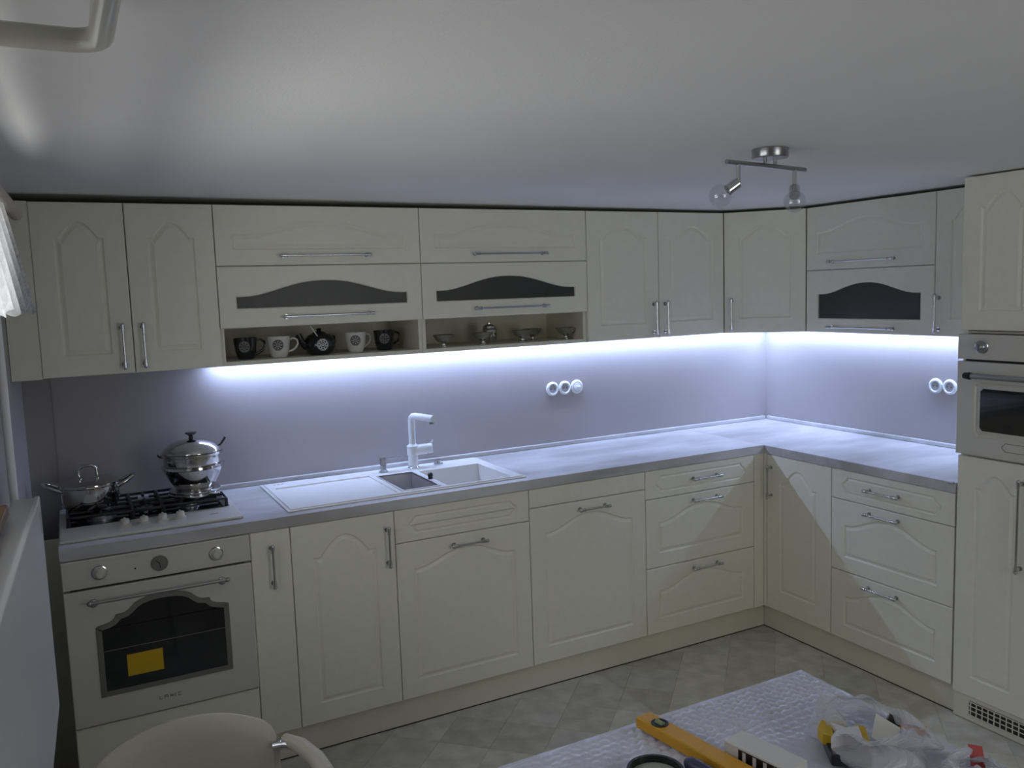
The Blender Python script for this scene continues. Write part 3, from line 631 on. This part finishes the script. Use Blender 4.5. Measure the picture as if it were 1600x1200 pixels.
# ------------------------------------------------------------------ LED strips under the wall cabinets
def led(label, loc, rz, L):
    t = thing('led_strip', label, 'led strip', loc, rz)
    b = B(); b.box(-L/2, -0.006, 0.0, L/2, 0.006, 0.0025); b.build('led_tape', 'led', t)
    area('led_light', (0, 0, -0.001), (0, 0, 0), L, 0.010, LED_POWER*L, LED_COL, t)
led('cold white LED strip under the back wall cabinets', ((-3.085-0.03)/2, -0.046, ZB-0.0035), 0, 3.02)
led('cold white LED strip under the right wall cabinets', (-0.046, (-0.06-1.61)/2, ZB-0.0035), R90, 1.52)

# ------------------------------------------------------------------ mugs and teapot in the first niche
def rosette(parent, r, zc, ang, m, size=0.020, surf=None):
    b = B()
    def patch(u, v, rad, hole):
        n = 10; ro, ri = [], []
        for k in range(n):
            a = 2*PI*k/n
            for R_, Ls in ((rad, ro), (rad*hole, ri)):
                du, dv = u+R_*math.cos(a), v+R_*math.sin(a); rr = (surf(zc+dv) if surf else r)+0.0008; th = ang+du/rr
                Ls.append(b.bm.verts.new((rr*math.cos(th), rr*math.sin(th), zc+dv)))
        for k in range(n): b.bm.faces.new((ro[k], ro[(k+1) % n], ri[(k+1) % n], ri[k]))
    patch(0, 0, size*0.30, 0.45)
    for k in range(8): a = 2*PI*k/8; patch(size*0.68*math.cos(a), size*0.68*math.sin(a), size*0.30, 0.5)
    for k in range(8): a = 2*PI*(k+.5)/8; patch(size*0.95*math.cos(a), size*0.95*math.sin(a), size*0.12, 0.2)
    patch(0, 0, size*1.12, 0.93)
    o = b.build('flower_roundel', m, parent); return o
NZ = ZB+0.0166; SHZ = NZ
def mug(label, x, y, body, emb, hang=0.0, face=-PI/2-0.3):
    t = thing('mug', label, 'mug', (x, y, SHZ), 0, 'mugs in the wall cabinet niche')
    prof = [(0, 0), (0.028, 0), (0.031, 0.004), (0.039, 0.030), (0.043, 0.060), (0.045, 0.083), (0.042, 0.083), (0.039, 0.055), (0.034, 0.020), (0.026, 0.006), (0, 0.006)]
    b = B(); b.lathe(prof, (0,0,0), 28); b.build('cup', body, t, smooth=True)
    cs, sn_ = math.cos(hang), math.sin(hang)
    b = B(); b.tube([(cs*a, sn_*a, z) for a, z in ((0.040, 0.068), (0.058, 0.074), (0.072, 0.066), (0.075, 0.050), (0.066, 0.034), (0.050, 0.024), (0.035, 0.021))], 0.0045, 10); b.build('handle', body, t, smooth=True)
    ks = [(0.0, 0.028), (0.004, 0.031), (0.030, 0.039), (0.060, 0.043), (0.083, 0.045)]
    surf = lambda z: next((r0+(r1-r0)*(z-z0)/(z1-z0) for (z0, r0), (z1, r1) in zip(ks, ks[1:]) if z <= z1), 0.045)
    rosette(t, 0.043, 0.050, face, emb, 0.020, surf)
mat('emb_dark', (0.06, 0.06, 0.07), 0.5); mat('emb_grey', (0.20, 0.20, 0.19), 0.5); mat('emb_white', (0.62, 0.62, 0.60), 0.5)
mug('black mug with grey flower roundel, at the left end of the niche', -2.965, -0.265, 'mugblack', 'emb_grey')
mug('white mug with dark flower roundel, left of the black teapot', -2.838, -0.270, 'mugwhite', 'emb_dark')
mug('white mug with dark flower roundel, right of the black teapot', -2.520, -0.250, 'mugwhite', 'emb_dark', 0.3)
mug('black mug with grey flower roundel, at the right end of the niche', -2.390, -0.235, 'mugblack', 'emb_grey', 0.2)
t = thing('teapot', 'round black teapot with white flower roundel between the white mugs', 'teapot', (-2.672, -0.255, SHZ))
b = B(); b.lathe([(0, 0), (0.036, 0), (0.052, 0.010), (0.062, 0.030), (0.063, 0.045), (0.056, 0.066), (0.042, 0.080), (0.028, 0.085), (0, 0.085)], (0,0,0), 32); b.build('pot_body', 'mugblack', t, smooth=True)
b = B(); b.lathe([(0.030, 0.085), (0.024, 0.090), (0.010, 0.094), (0.008, 0.098), (0.012, 0.104), (0, 0.108)], (0,0,0), 24); b.build('lid', 'mugblack', t, smooth=True)
b = B(); b.tube([(-0.050, 0, 0.035), (-0.072, 0, 0.055), (-0.085, 0, 0.085)], [0.020, 0.014, 0.013], 14); b.build('spout', 'mugblack', t, smooth=True)
b = B(); b.tube([(0.045, 0.03, 0.070), (0.075, 0.05, 0.068), (0.078, 0.05, 0.045), (0.052, 0.035, 0.025)], 0.005, 10); b.build('handle', 'mugblack', t, smooth=True)
rosette(t, 0.063, 0.042, -PI/2-0.05, 'emb_white', 0.022, lambda z: 0.0625-0.18*abs(z-0.040)**1.35)
b = B(); b.tube([(-0.042, -0.035, 0.118), (-0.020, -0.050, 0.076)], 0.0022, 8); b.build('tag_stick', 'white', t)
# metal bowls
def bowl(label, x, y, s=1.0):
    t = thing('footed_bowl', label, 'bowl', (x, y, SHZ), 0, 'footed metal bowls in the niche')
    b = B(); b.lathe([(0, 0), (0.022*s, 0), (0.022*s, 0.003), (0.012*s, 0.006), (0.010*s, 0.012), (0.012*s, 0.018), (0, 0.018)], (0,0,0), 24); b.build('foot', 'steel', t, smooth=True)
    b = B(); b.lathe([(0.011*s, 0.018), (0.026*s, 0.023), (0.038*s, 0.036), (0.046*s, 0.050), (0.049*s, 0.053), (0.044*s, 0.052), (0.034*s, 0.036), (0.020*s, 0.026), (0, 0.025)], (0,0,0), 32); b.build('cup', 'steel', t, smooth=True)
bowl('footed metal bowl nearest the left end of the second niche', -2.142, -0.290)
bowl('footed metal bowl in front of the metal jar', -1.952, -0.285)
bowl('footed metal bowl in the middle of the niche, front one of the pair', -1.748, -0.275)
bowl('footed metal bowl in the middle of the niche, standing behind another', -1.655, -0.200)
bowl('footed metal bowl nearest the right end of the second niche', -1.515, -0.270)
t = thing('metal_jar', 'round shiny metal jar behind the bowls in the second niche', 'jar', (-1.870, -0.185, SHZ))
b = B(); b.lathe([(0, 0), (0.028, 0), (0.034, 0.020), (0.036, 0.055), (0.030, 0.066), (0, 0.066)], (0,0,0), 28); b.build('jar_body', 'steel', t, smooth=True)
b = B(); b.lathe([(0.031, 0.0665), (0.030, 0.074), (0.010, 0.084), (0.010, 0.090), (0, 0.093)], (0,0,0), 28); b.build('lid', 'steel', t, smooth=True)
for q, px in enumerate((-2.955, -2.855, -2.745, -2.445)):
    t = thing('drinking_glass', ['stemmed glass dimly seen behind the first smoked flap, leftmost', 'stemmed glass dimly seen behind the first smoked flap, second from left', 'stemmed glass dimly seen behind the first smoked flap, near its middle', 'stemmed glass dimly seen behind the first smoked flap, on its right side'][q], 'glass', (px, -0.25, ZF+0.0145), 0, 'glasses behind the smoked flap')
    b = B(); b.lathe([(0, 0), (0.030, 0), (0.028, 0.003), (0.005, 0.008), (0.005, 0.040), (0.020, 0.052), (0.034, 0.075), (0.036, 0.125), (0.034, 0.125), (0.032, 0.078), (0.004, 0.050)], (0,0,0), 24); b.build('goblet', 'drinkglass', t, smooth=True)

# ------------------------------------------------------------------ sockets
def socket(label, loc, rz, kind='socket'):
    t = thing('wall_socket' if kind == 'socket' else 'light_switch', label, 'socket' if kind == 'socket' else 'switch', loc, rz, 'round wall sockets' if kind == 'socket' else None)
    R_ = 0.0352
    b = B(); b.lathe([(0, 0.0005), (R_, 0.0005), (R_, 0.006), (R_-0.004, 0.010), (0.026, 0.011), (0.024, 0.008), (0, 0.008)], (0, 0, 0), 32, 'y'); f = b.build('round_frame', 'white_plastic', t, smooth=True)
    if kind == 'socket':
        b = B(); b.lathe([(0.0195, 0.0082), (0.0195, 0.0086), (0.017, 0.0084), (0, 0.0084)], (0, 0, 0), 28, 'y'); r_ = b.build('recess', 'grey', t, smooth=True)
        b = B()
        for s in (-1, 1): b.cyl((s*0.0095, -0.0084, 0), (s*0.0095, -0.0090, 0), 0.0028, n=10)
        b.build('pin_hole', 'black', r_)
    else:
        b = B(); b.lathe([(0.022, 0.008), (0.021, 0.014), (0, 0.015)], (0, 0, 0), 28, 'y'); b.build('rotary_disc', 'white_plastic', t, smooth=True)
        b = B(); b.box(-0.012, -0.026, -0.005, 0.012, -0.014, 0.005, 0.002); b.build('toggle', 'white_plastic', t)
socket('round white wall socket, leftmost of the row of three on the back wall', (-1.442, -0.004, 1.218), 0)
socket('round white wall socket, middle of the row of three on the back wall', (-1.3705, -0.004, 1.218), 0)
socket('round white light switch at the right of the row on the back wall', (-1.299, -0.004, 1.218), 0, 'switch')
socket('round white wall socket on the right wall, farther from the tall cabinet', (-0.004, -1.094, 1.208), R90)
socket('round white wall socket on the right wall, half hidden by the tall cabinet', (-0.004, -1.1655, 1.208), R90)

# ------------------------------------------------------------------ ceiling spotlight with two globes
CZ = 2.0805
t = thing('ceiling_spotlight', 'chrome ceiling spotlight bar with two clear globe bulbs', 'lamp', (-1.810, -1.862, CZ), math.atan2(0.064, 0.356))
b = B(); b.lathe([(0, 0.0), (0.050, 0.0), (0.050, -0.022), (0.048, -0.025), (0, -0.025)], (0.012, 0, 0), 32); b.build('ceiling_plate', 'brushed', t, smooth=True)
b = B(); b.cyl((-0.18, 0, -0.046), (0.18, 0, -0.046), 0.0065, n=12)
for x in (-0.012, 0.035): b.cyl((x, 0, -0.046), (x, 0, -0.024), 0.005, n=10)
b.build('bar', 'brushed', t, smooth=True)
for x, dr in ((-0.130, Vector((-0.60, 0.42, -0.50))), (0.128, Vector((-0.45, -0.32, -0.62)))):
    dr = dr.normalized(); p = Vector((x, 0, -0.046)); e = p+Vector((0, 0, -0.052))
    b = B(); b.cyl(p, e, 0.006, n=12); b.ball(e, 0.007); arm = b.build('arm', 'chrome', t, smooth=True)
    b = B(); b.cyl(e+dr*0.002, e+dr*0.036, 0.015, n=18); b.build('bulb_socket', 'chrome', arm, smooth=True)
    b = B(); c = e+dr*0.060; b.ball(c, 0.031, 24); b.build('globe_bulb', 'bulbglass', arm, smooth=True)

# ------------------------------------------------------------------ cream tubular lamp near the viewer
t = thing('tubular_ceiling_lamp', 'cream square tubular ceiling lamp frame with rounded corner, top left', 'lamp', (-3.645, -2.62, 2.09))
pts = []; hx, hy, rr = 0.135, 0.14, 0.035; z = -0.060
for (cx, cy, a0) in ((hx-rr, hy-rr, 0), (-hx+rr, hy-rr, PI/2), (-hx+rr, -hy+rr, PI), (hx-rr, -hy+rr, 1.5*PI)):
    for k in range(7): a = a0+PI/2*k/6; pts.append((cx+rr*math.cos(a), cy+rr*math.sin(a), z))
b = B(); b.tube(pts, 0.0145, 16, closed=True); b.build('tube_frame', 'creamtube', t, smooth=True)
for s in (-1, 1):
    b = B(); b.cyl((-hx, s*0.06, z), (-hx, s*0.06, -0.001), 0.006, n=10); b.build('stem', 'creamtube', t, smooth=True)

# ------------------------------------------------------------------ radiator, pipe, curtain on the left wall
def lthing(name, label, cat):
    o = thing(name, label, cat); lroot(o); return o
t = lthing('panel_radiator', 'flat white panel radiator under the window at the left edge', 'radiator')
b = B(); b.box(-2.45, -0.100, 0.600, -0.650, -0.086, 1.200, 0.004); b.build('front_panel', 'radiator', t)
b = B(); b.box(-2.45, -0.040, 0.600, -0.650, -0.030, 1.190, 0.003); b.build('rear_panel', 'radiator', t)
b = B(); b.box(-2.449, -0.086, 1.188, -0.651, -0.040, 1.196); tg = b.build('top_grille', 'radiator', t)
b = B(); b.box(-0.6545, -0.086, 0.602, -0.651, -0.040, 1.188); b.build('side_cover', 'radiator', t)
b = B()
for v in (0.9, 2.2): b.box(-v-0.02, -0.030, 1.05, -v+0.02, -0.0005, 1.10)
b.build('wall_bracket', 'radiator', t)
b = B(); b.box(-0.700, -0.1006, 1.105, -0.690, -0.0996, 1.165); b.build('slot_mark', 'grey', t)  # small grey mark near the upper corner of the panel
t = lthing('heating_pipe', 'thin white vertical heating pipe in the left corner by the window', 'pipe')
b = B(); b.cyl((-0.55, -0.030, 0.002), (-0.55, -0.030, 2.07), 0.011, n=14); b.build('riser', 'white', t, smooth=True)
b = B(); b.cyl((-0.55, -0.0005, 1.02), (-0.55, -0.030, 1.02), 0.006, n=8); b.cyl((-0.55, -0.030, 1.01), (-0.55, -0.030, 1.03), 0.014, n=14); b.build('bracket', 'grey', t, smooth=True)
t = lthing('curtain_rod', 'beige curtain pole end above the left window', 'curtain rod')
b = B(); b.cyl((-0.56, -0.100, 1.965), (-2.60, -0.100, 1.965), 0.017, n=18); b.ball((-0.56, -0.100, 1.965), 0.018); b.build('pole', 'woodrod', t, smooth=True)
b = B()
for v in (0.75, 2.45): b.cyl((-v, -0.0005, 1.965), (-v, -0.09, 1.965), 0.008, n=10)
b.build('pole_bracket', 'woodrod', t, smooth=True)
t = lthing('lace_curtain', 'short white lace curtain with scalloped hem at the left window', 'curtain')
bm = bmesh.new(); NV, NZ_ = 120, 14; grid = []
for i in range(NV+1):
    row = []
    for j in range(NZ_+1):
        f = j/NZ_; u = i/NV
        vtop = 1.00+u*1.50; vbot = 0.32+u*2.2
        v = vtop+(vbot-vtop)*f**0.95
        zb = 1.690+0.018*abs(math.sin(u*2.2/0.16*PI/2))
        zz = 1.945+(zb-1.945)*f
        off = 0.104+0.012*math.sin(u*75)*(0.35+0.65*f)
        row.append(bm.verts.new((-v, -off-0.018*(1-f)*0, zz)))
    grid.append(row)
for i in range(NV):
    for j in range(NZ_): bm.faces.new((grid[i][j], grid[i+1][j], grid[i+1][j+1], grid[i][j+1]))
bb = B(); bb.bm.free(); bb.bm = bm; o = bb.build('cloth', 'lace', t, smooth=True); sm = o.modifiers.new('thick', 'SOLIDIFY'); sm.thickness = 0.0012

# ------------------------------------------------------------------ table with bubble wrap and the clutter
t = thing('table', 'work table in the foreground under bubble wrap', 'table', (-3.03, -3.00, 0))
TWD, TDP, TH = 1.00, 0.80, 0.748
b = B(); b.box(0, 0, TH-0.03, TWD, TDP, TH, 0.004); b.build('table_top', 'tablewood', t)
for x in (0.05, TWD-0.05):
    for y in (0.05, TDP-0.05): b = B(); b.box(x-0.025, y-0.025, 0.001, x+0.025, y+0.025, TH-0.03, 0.003); b.build('leg', 'tablewood', t)
bm = bmesh.new(); nx, ny = 200, 160; grid = []
def bub(x, y):
    a = 0.024; row = round(y/(a*0.866)); xx = x-(a/2 if row % 2 else 0); dx = xx-a*round(xx/a); dy = y-row*a*0.866
    r = math.hypot(dx, dy)/0.0115; return 0.0035*math.sqrt(max(0, 1-r*r)) if r < 1 else 0
for i in range(nx+1):
    r = []
    for j in range(ny+1):
        x = -0.008+(TWD+0.016)*i/nx; y = -0.008+(TDP+0.016)*j/ny
        wv = 0.0025*(1+math.sin(x*23+y*9)*math.sin(y*31-x*6))+0.0016*(1+math.sin(x*61-y*47))
        far = min(1, max(0, (y-0.55)/0.12)) if x > 0.45 else 0.35
        edge = min(1, min(x+0.008, y+0.008, TWD+0.008-x, TDP+0.008-y)/0.02)
        r.append(bm.verts.new((x, y, TH+0.0012+(wv+bub(x, y)*(0.3+far))*edge)))
    grid.append(r)
for i in range(nx):
    for j in range(ny): bm.faces.new((grid[i][j], grid[i+1][j], grid[i+1][j+1], grid[i][j+1]))
rim = [grid[i][0] for i in range(nx+1)]+[grid[nx][j] for j in range(1, ny+1)]+[grid[i][ny] for i in range(nx-1, -1, -1)]+[grid[0][j] for j in range(ny-1, 0, -1)]
low = [bm.verts.new((v.co.x, v.co.y, TH-0.014-0.003*math.sin(k*0.9))) for k, v in enumerate(rim)]
for k in range(len(rim)): l = (k+1) % len(rim); bm.faces.new((rim[k], low[k], low[l], rim[l]))
bb = B(); bb.bm.free(); bb.bm = bm; o = bb.build('bubble_wrap', 'bubble', None, smooth=True); o.location = (-3.03, -3.00, 0); tag(o, 'sheet of clear bubble wrap spread over the table', 'bubble wrap')
ZT0 = TH+0.0125
def along(p0, p1): return math.atan2(p1[1]-p0[1], p1[0]-p0[0])
t = thing('spirit_level', 'yellow spirit level lying across the bubble wrap', 'spirit level', (-2.528, -2.222, ZT0), along((-2.528, -2.222), (-2.493, -2.48)))
b = B(); b.box(0, -0.021, 0, 0.42, 0.021, 0.024, 0.003); b.build('level_body', 'lvl_yellow', t)
b = B(); b.lathe([(0.019, 0), (0.019, 0.0012), (0.015, 0.0012), (0.015, 0.0002), (0, 0.0002)], (0.052, 0, 0.0240), 24); vr = b.build('vial_ring', 'black', t, smooth=True)
b = B(); b.cyl((0.042, 0, 0.0245), (0.062, 0, 0.0245), 0.006, n=12); b.build('vial', 'vial', vr, smooth=True)
b = B(); b.box(0.10, 0.0205, 0.010, 0.41, 0.0213, 0.014); b.build('groove', 'print', t)
t = thing('tape_roll', 'black-edged round tape roll at the bottom edge of the photo', 'tape', (-2.632, -2.405, ZT0))
b = B(); b.lathe([(0.050, 0), (0.056, 0), (0.056, 0.020), (0.050, 0.020), (0.050, 0)], (0,0,0), 36); b.build('rim', 'black', t, smooth=True)
b = B(); b.lathe([(0.0495, 0.001), (0.0495, 0.006), (0, 0.006)], (0,0,0), 36); mat('palegreen', (0.42, 0.46, 0.40), 0.4); b.build('inner_disc', 'palegreen', t)
t = thing('screwdriver', 'dark purple screwdriver handle between tape roll and spirit level', 'screwdriver', (-2.556, -2.428, ZT0+0.016), along((-2.528, -2.222), (-2.493, -2.48)))
b = B(); b.tube([(-0.02, 0, 0), (-0.012, 0, 0), (0.0, 0, 0), (0.05, 0, 0), (0.065, 0, 0), (0.075, 0, 0)], [0.009, 0.014, 0.0155, 0.014, 0.010, 0.011], 14); b.build('grip', 'purple', t, smooth=True)
b = B(); b.cyl((0.075, 0, 0), (0.12, 0, 0), 0.003, n=10); b.build('shaft', 'chrome', t, smooth=True)
t = thing('small_box', 'small white carton with black striped print beside the spirit level', 'box', (-2.442, -2.412, ZT0), along((-2.455, -2.39), (-2.43, -2.52)))
b = B(); b.box(0, -0.030, 0, 0.15, 0.030, 0.040, 0.002); b.build('carton', 'card', t)
b = B(); b.box(0.035, -0.0308, 0.004, 0.145, -0.0302, 0.036); pp = b.build('dark_print', 'black', t)
b = B()
for k in range(4): b.box(0.045+k*0.024, -0.0313, 0.006, 0.053+k*0.024, -0.0309, 0.034)
b.build('stripes', 'card', pp)
t = thing('wall_plug_strip', 'strip of little black wall plugs on the bubble wrap', 'wall plugs', (-2.410, -2.452, ZT0))
for k in range(5):
    b = B(); x = -0.016+k*0.0085; y = 0.004-k*0.004; b.tube([(x, y-0.006, 0.005), (x+0.003, y+0.006, 0.014), (x+0.004, y+0.014, 0.020)], [0.0045, 0.0045, 0.0035], 8); b.build('plug', 'black', t, smooth=True)
b = B(); b.tube([(0.0, 0.0, 0.002), (-0.004, -0.010, 0.010), (0.004, -0.024, 0.008), (0.007, -0.042, 0.002)], 0.0011, 6); tag(b.build('bent_wire', 'purple', None, smooth=True, loc=(-2.372, -2.462, ZT0)), 'short bent piece of wire beside the plastic bag', 'wire')
# plastic bag and its contents
def crumple(name, c, rx, ry, h, m, label, cat, seed, rot=0.0, open_=0.55, jag=0.014):
    rnd = random.Random(seed); ph = [rnd.uniform(0, 6.28) for _ in range(8)]; b = B(); n, k = 56, 20; rings = []
    for i in range(k+1):
        f = i/k; ring = []
        for j in range(n):
            a = 2*PI*j/n; wob = 1+0.13*math.sin(3*a+ph[0])+0.08*math.sin(5*a+ph[1]+f*2)+0.04*math.sin(11*a+ph[2]+4*f)
            z = h*(1-(1-f)**1.6)*(1+0.28*math.sin(2*a+ph[3])+0.12*math.sin(7*a+ph[4]))
            rr = wob*(1-(1-open_)*f**1.3)
            ring.append(b.bm.verts.new((rx*rr*math.cos(a)+jag*math.sin(9*f+ph[5]+3*a), ry*rr*math.sin(a)+jag*math.sin(8*f+ph[6]+4*a), max(0.0006, z+jag*0.6*math.sin(10*f+6*a)*f))))
        rings.append(ring)
    for i in range(k):
        for j in range(n): l = (j+1) % n; b.bm.faces.new((rings[i][j], rings[i][l], rings[i+1][l], rings[i+1][j]))
    o = b.build(name, m, None, loc=c, rot=(0, 0, rot)); tag(o, label, cat); sd = o.modifiers.new('thick', 'SOLIDIFY'); sd.thickness = 0.0006
    return o
crumple('plastic_bag', (-2.175, -2.535, ZT0), 0.098, 0.112, 0.056, 'clearfilm', 'open crumpled clear plastic bag holding packets on the table', 'bag', 5, 0.3, 0.78)
crumple('plastic_film', (-2.105, -2.715, ZT0), 0.050, 0.055, 0.028, 'clearfilm', 'small crumpled clear film with red tag at the table edge', 'film', 9, 0.6, 0.6)
b = B(); b.box(-0.014, -0.020, 0, 0.014, 0.020, 0.0015); o = tag(b.build('red_tag', 'red', None, loc=(-2.074, -2.688, ZT0+0.022), rot=(0.9, 0.2, -0.5)), 'small red tag on the clear film', 'tag')
t = thing('tool_packet', 'yellow and black packet with white wrapper inside the plastic bag', 'packet', (-2.245, -2.520, ZT0), -0.62)
b = B(); b.box(-0.040, -0.062, 0, 0.040, 0.040, 0.024, 0.006); b.build('packet_body', 'black', t)
b = B(); b.prism([(-0.044, -0.010), (-0.024, -0.016), (-0.020, 0.030), (0.012, 0.034), (0.010, 0.050), (-0.034, 0.050), (-0.048, 0.020)], 0.018, 0.040); b.build('yellow_band', 'yellow', t)
b = B(); b.prism([(0.016, -0.030), (0.040, -0.034), (0.046, 0.026), (0.026, 0.030)], 0.018, 0.042); b.build('yellow_band', 'yellow', t)
b = B(); b.prism([(-0.034, -0.034), (-0.006, -0.024), (0.026, -0.038), (0.030, 0.014), (0.004, 0.006), (-0.022, 0.024), (-0.016, -0.004)], 0.024, 0.048); b.build('white_wrapper', 'foil', t)
t = thing('paper_card', 'blank white card leaning in the plastic bag', 'card', (-2.158, -2.548, ZT0), 0.30)
b = B(); b.box(-0.034, -0.026, 0, 0.034, 0.026, 0.0015); o = b.build('card_sheet', 'card', t); o.rotation_euler = (0.50, -0.30, 0.25); o.location = (0, 0, 0.028)
b = B(); b.box(-0.020, -0.010, 0, 0.020, 0.014, 0.012, 0.003); b.build('card_base', 'grey', t)
t = thing('marker_pen', 'orange marker with dark cap behind the white card', 'marker', (-2.094, -2.530, ZT0+0.004), 2.3)
b = B(); b.cyl((0.0, 0, 0.020), (-0.050, 0, 0.008), 0.011, n=14); b.build('pen_barrel', 'orange', t, smooth=True)
b = B(); b.cyl((0.0, 0, 0.020), (0.022, 0, 0.026), 0.0125, n=14); b.build('cap', 'iron', t, smooth=True)

# ------------------------------------------------------------------ chair at the table
t = thing('dining_chair', 'cream padded chair with chrome-jointed armrests in the foreground', 'chair', (-3.430, -2.13, 0))
bm = bmesh.new(); NX, NZ2 = 28, 16; sides = []
for side in (0, 1):
    g_ = []
    for i in range(NX+1):
        r = []
        for j in range(NZ2+1):
            u = -1+2*i/NX; f = j/NZ2
            hw = 0.168+0.012*f
            ztop = 0.868-0.040*abs(u)**2.4-(0.030*max(0, (abs(u)-0.86)/0.14)**2)
            zbot = 0.56+0.03*abs(u)**2
            z = zbot+(ztop-zbot)*f
            edge = (1-abs(u)**8)*(1-abs(2*f-1)**10); th = 0.003+0.016*edge**0.5
            y = 0.215+0.045*(f-0.3)-0.055*u*u
            r.append(bm.verts.new((u*hw, y+(th if side else -th), z)))
        g_.append(r)
    sides.append(g_)
for s, g_ in enumerate(sides):
    for i in range(NX):
        for j in range(NZ2): q = (g_[i][j], g_[i+1][j], g_[i+1][j+1], g_[i][j+1]); bm.faces.new(q if s == 0 else q[::-1])
def seam_(L0, L1):
    for k in range(len(L0)-1): bm.faces.new((L0[k], L0[k+1], L1[k+1], L1[k]))
a_, c_ = sides
seam_([a_[i][0] for i in range(NX+1)], [c_[i][0] for i in range(NX+1)]); seam_([a_[i][NZ2] for i in range(NX+1)], [c_[i][NZ2] for i in range(NX+1)])
seam_(a_[0], c_[0]); seam_(a_[NX], c_[NX])
bb = B(); bb.bm.free(); bb.bm = bm; bb.build('backrest', 'cream_leather', t, smooth=True)
b = B(); b.box(-0.205, -0.200, 0.435, 0.205, 0.200, 0.485, 0.018); b.build('seat', 'cream_leather', t)
for s in (-1, 1):
    b = B(); b.tube([(s*0.165, 0.175, 0.795), (s*0.185, 0.165, 0.798), (s*0.215, 0.140, 0.797)], 0.009, 10); b.build('arm_joint', 'chrome', t, smooth=True)
    b = B(); pts = [(s*0.190, 0.180, 0.800), (s*0.212, 0.135, 0.802), (s*0.228, 0.070, 0.800), (s*0.235, 0.0, 0.792), (s*0.236, -0.07, 0.775), (s*0.236, -0.12, 0.740)]
    b.tube(pts, [0.013, 0.016, 0.017, 0.017, 0.016, 0.013], 14); b.build('armrest', 'cream_leather', t, smooth=True)
    b = B(); b.tube([(s*0.236, -0.12, 0.740), (s*0.236, -0.14, 0.60), (s*0.225, -0.16, 0.30), (s*0.220, -0.17, 0.001)], 0.010, 10); b.build('leg', 'chrome', t, smooth=True)
    b = B(); b.tube([(s*0.120, 0.232, 0.62), (s*0.150, 0.205, 0.50), (s*0.180, 0.200, 0.42), (s*0.205, 0.215, 0.001)], 0.010, 10); b.build('leg', 'chrome', t, smooth=True)
    b = B(); b.tube([(s*0.226, -0.155, 0.425), (s*0.190, 0.200, 0.425)], 0.008, 10); b.build('seat_rail', 'chrome', t, smooth=True)
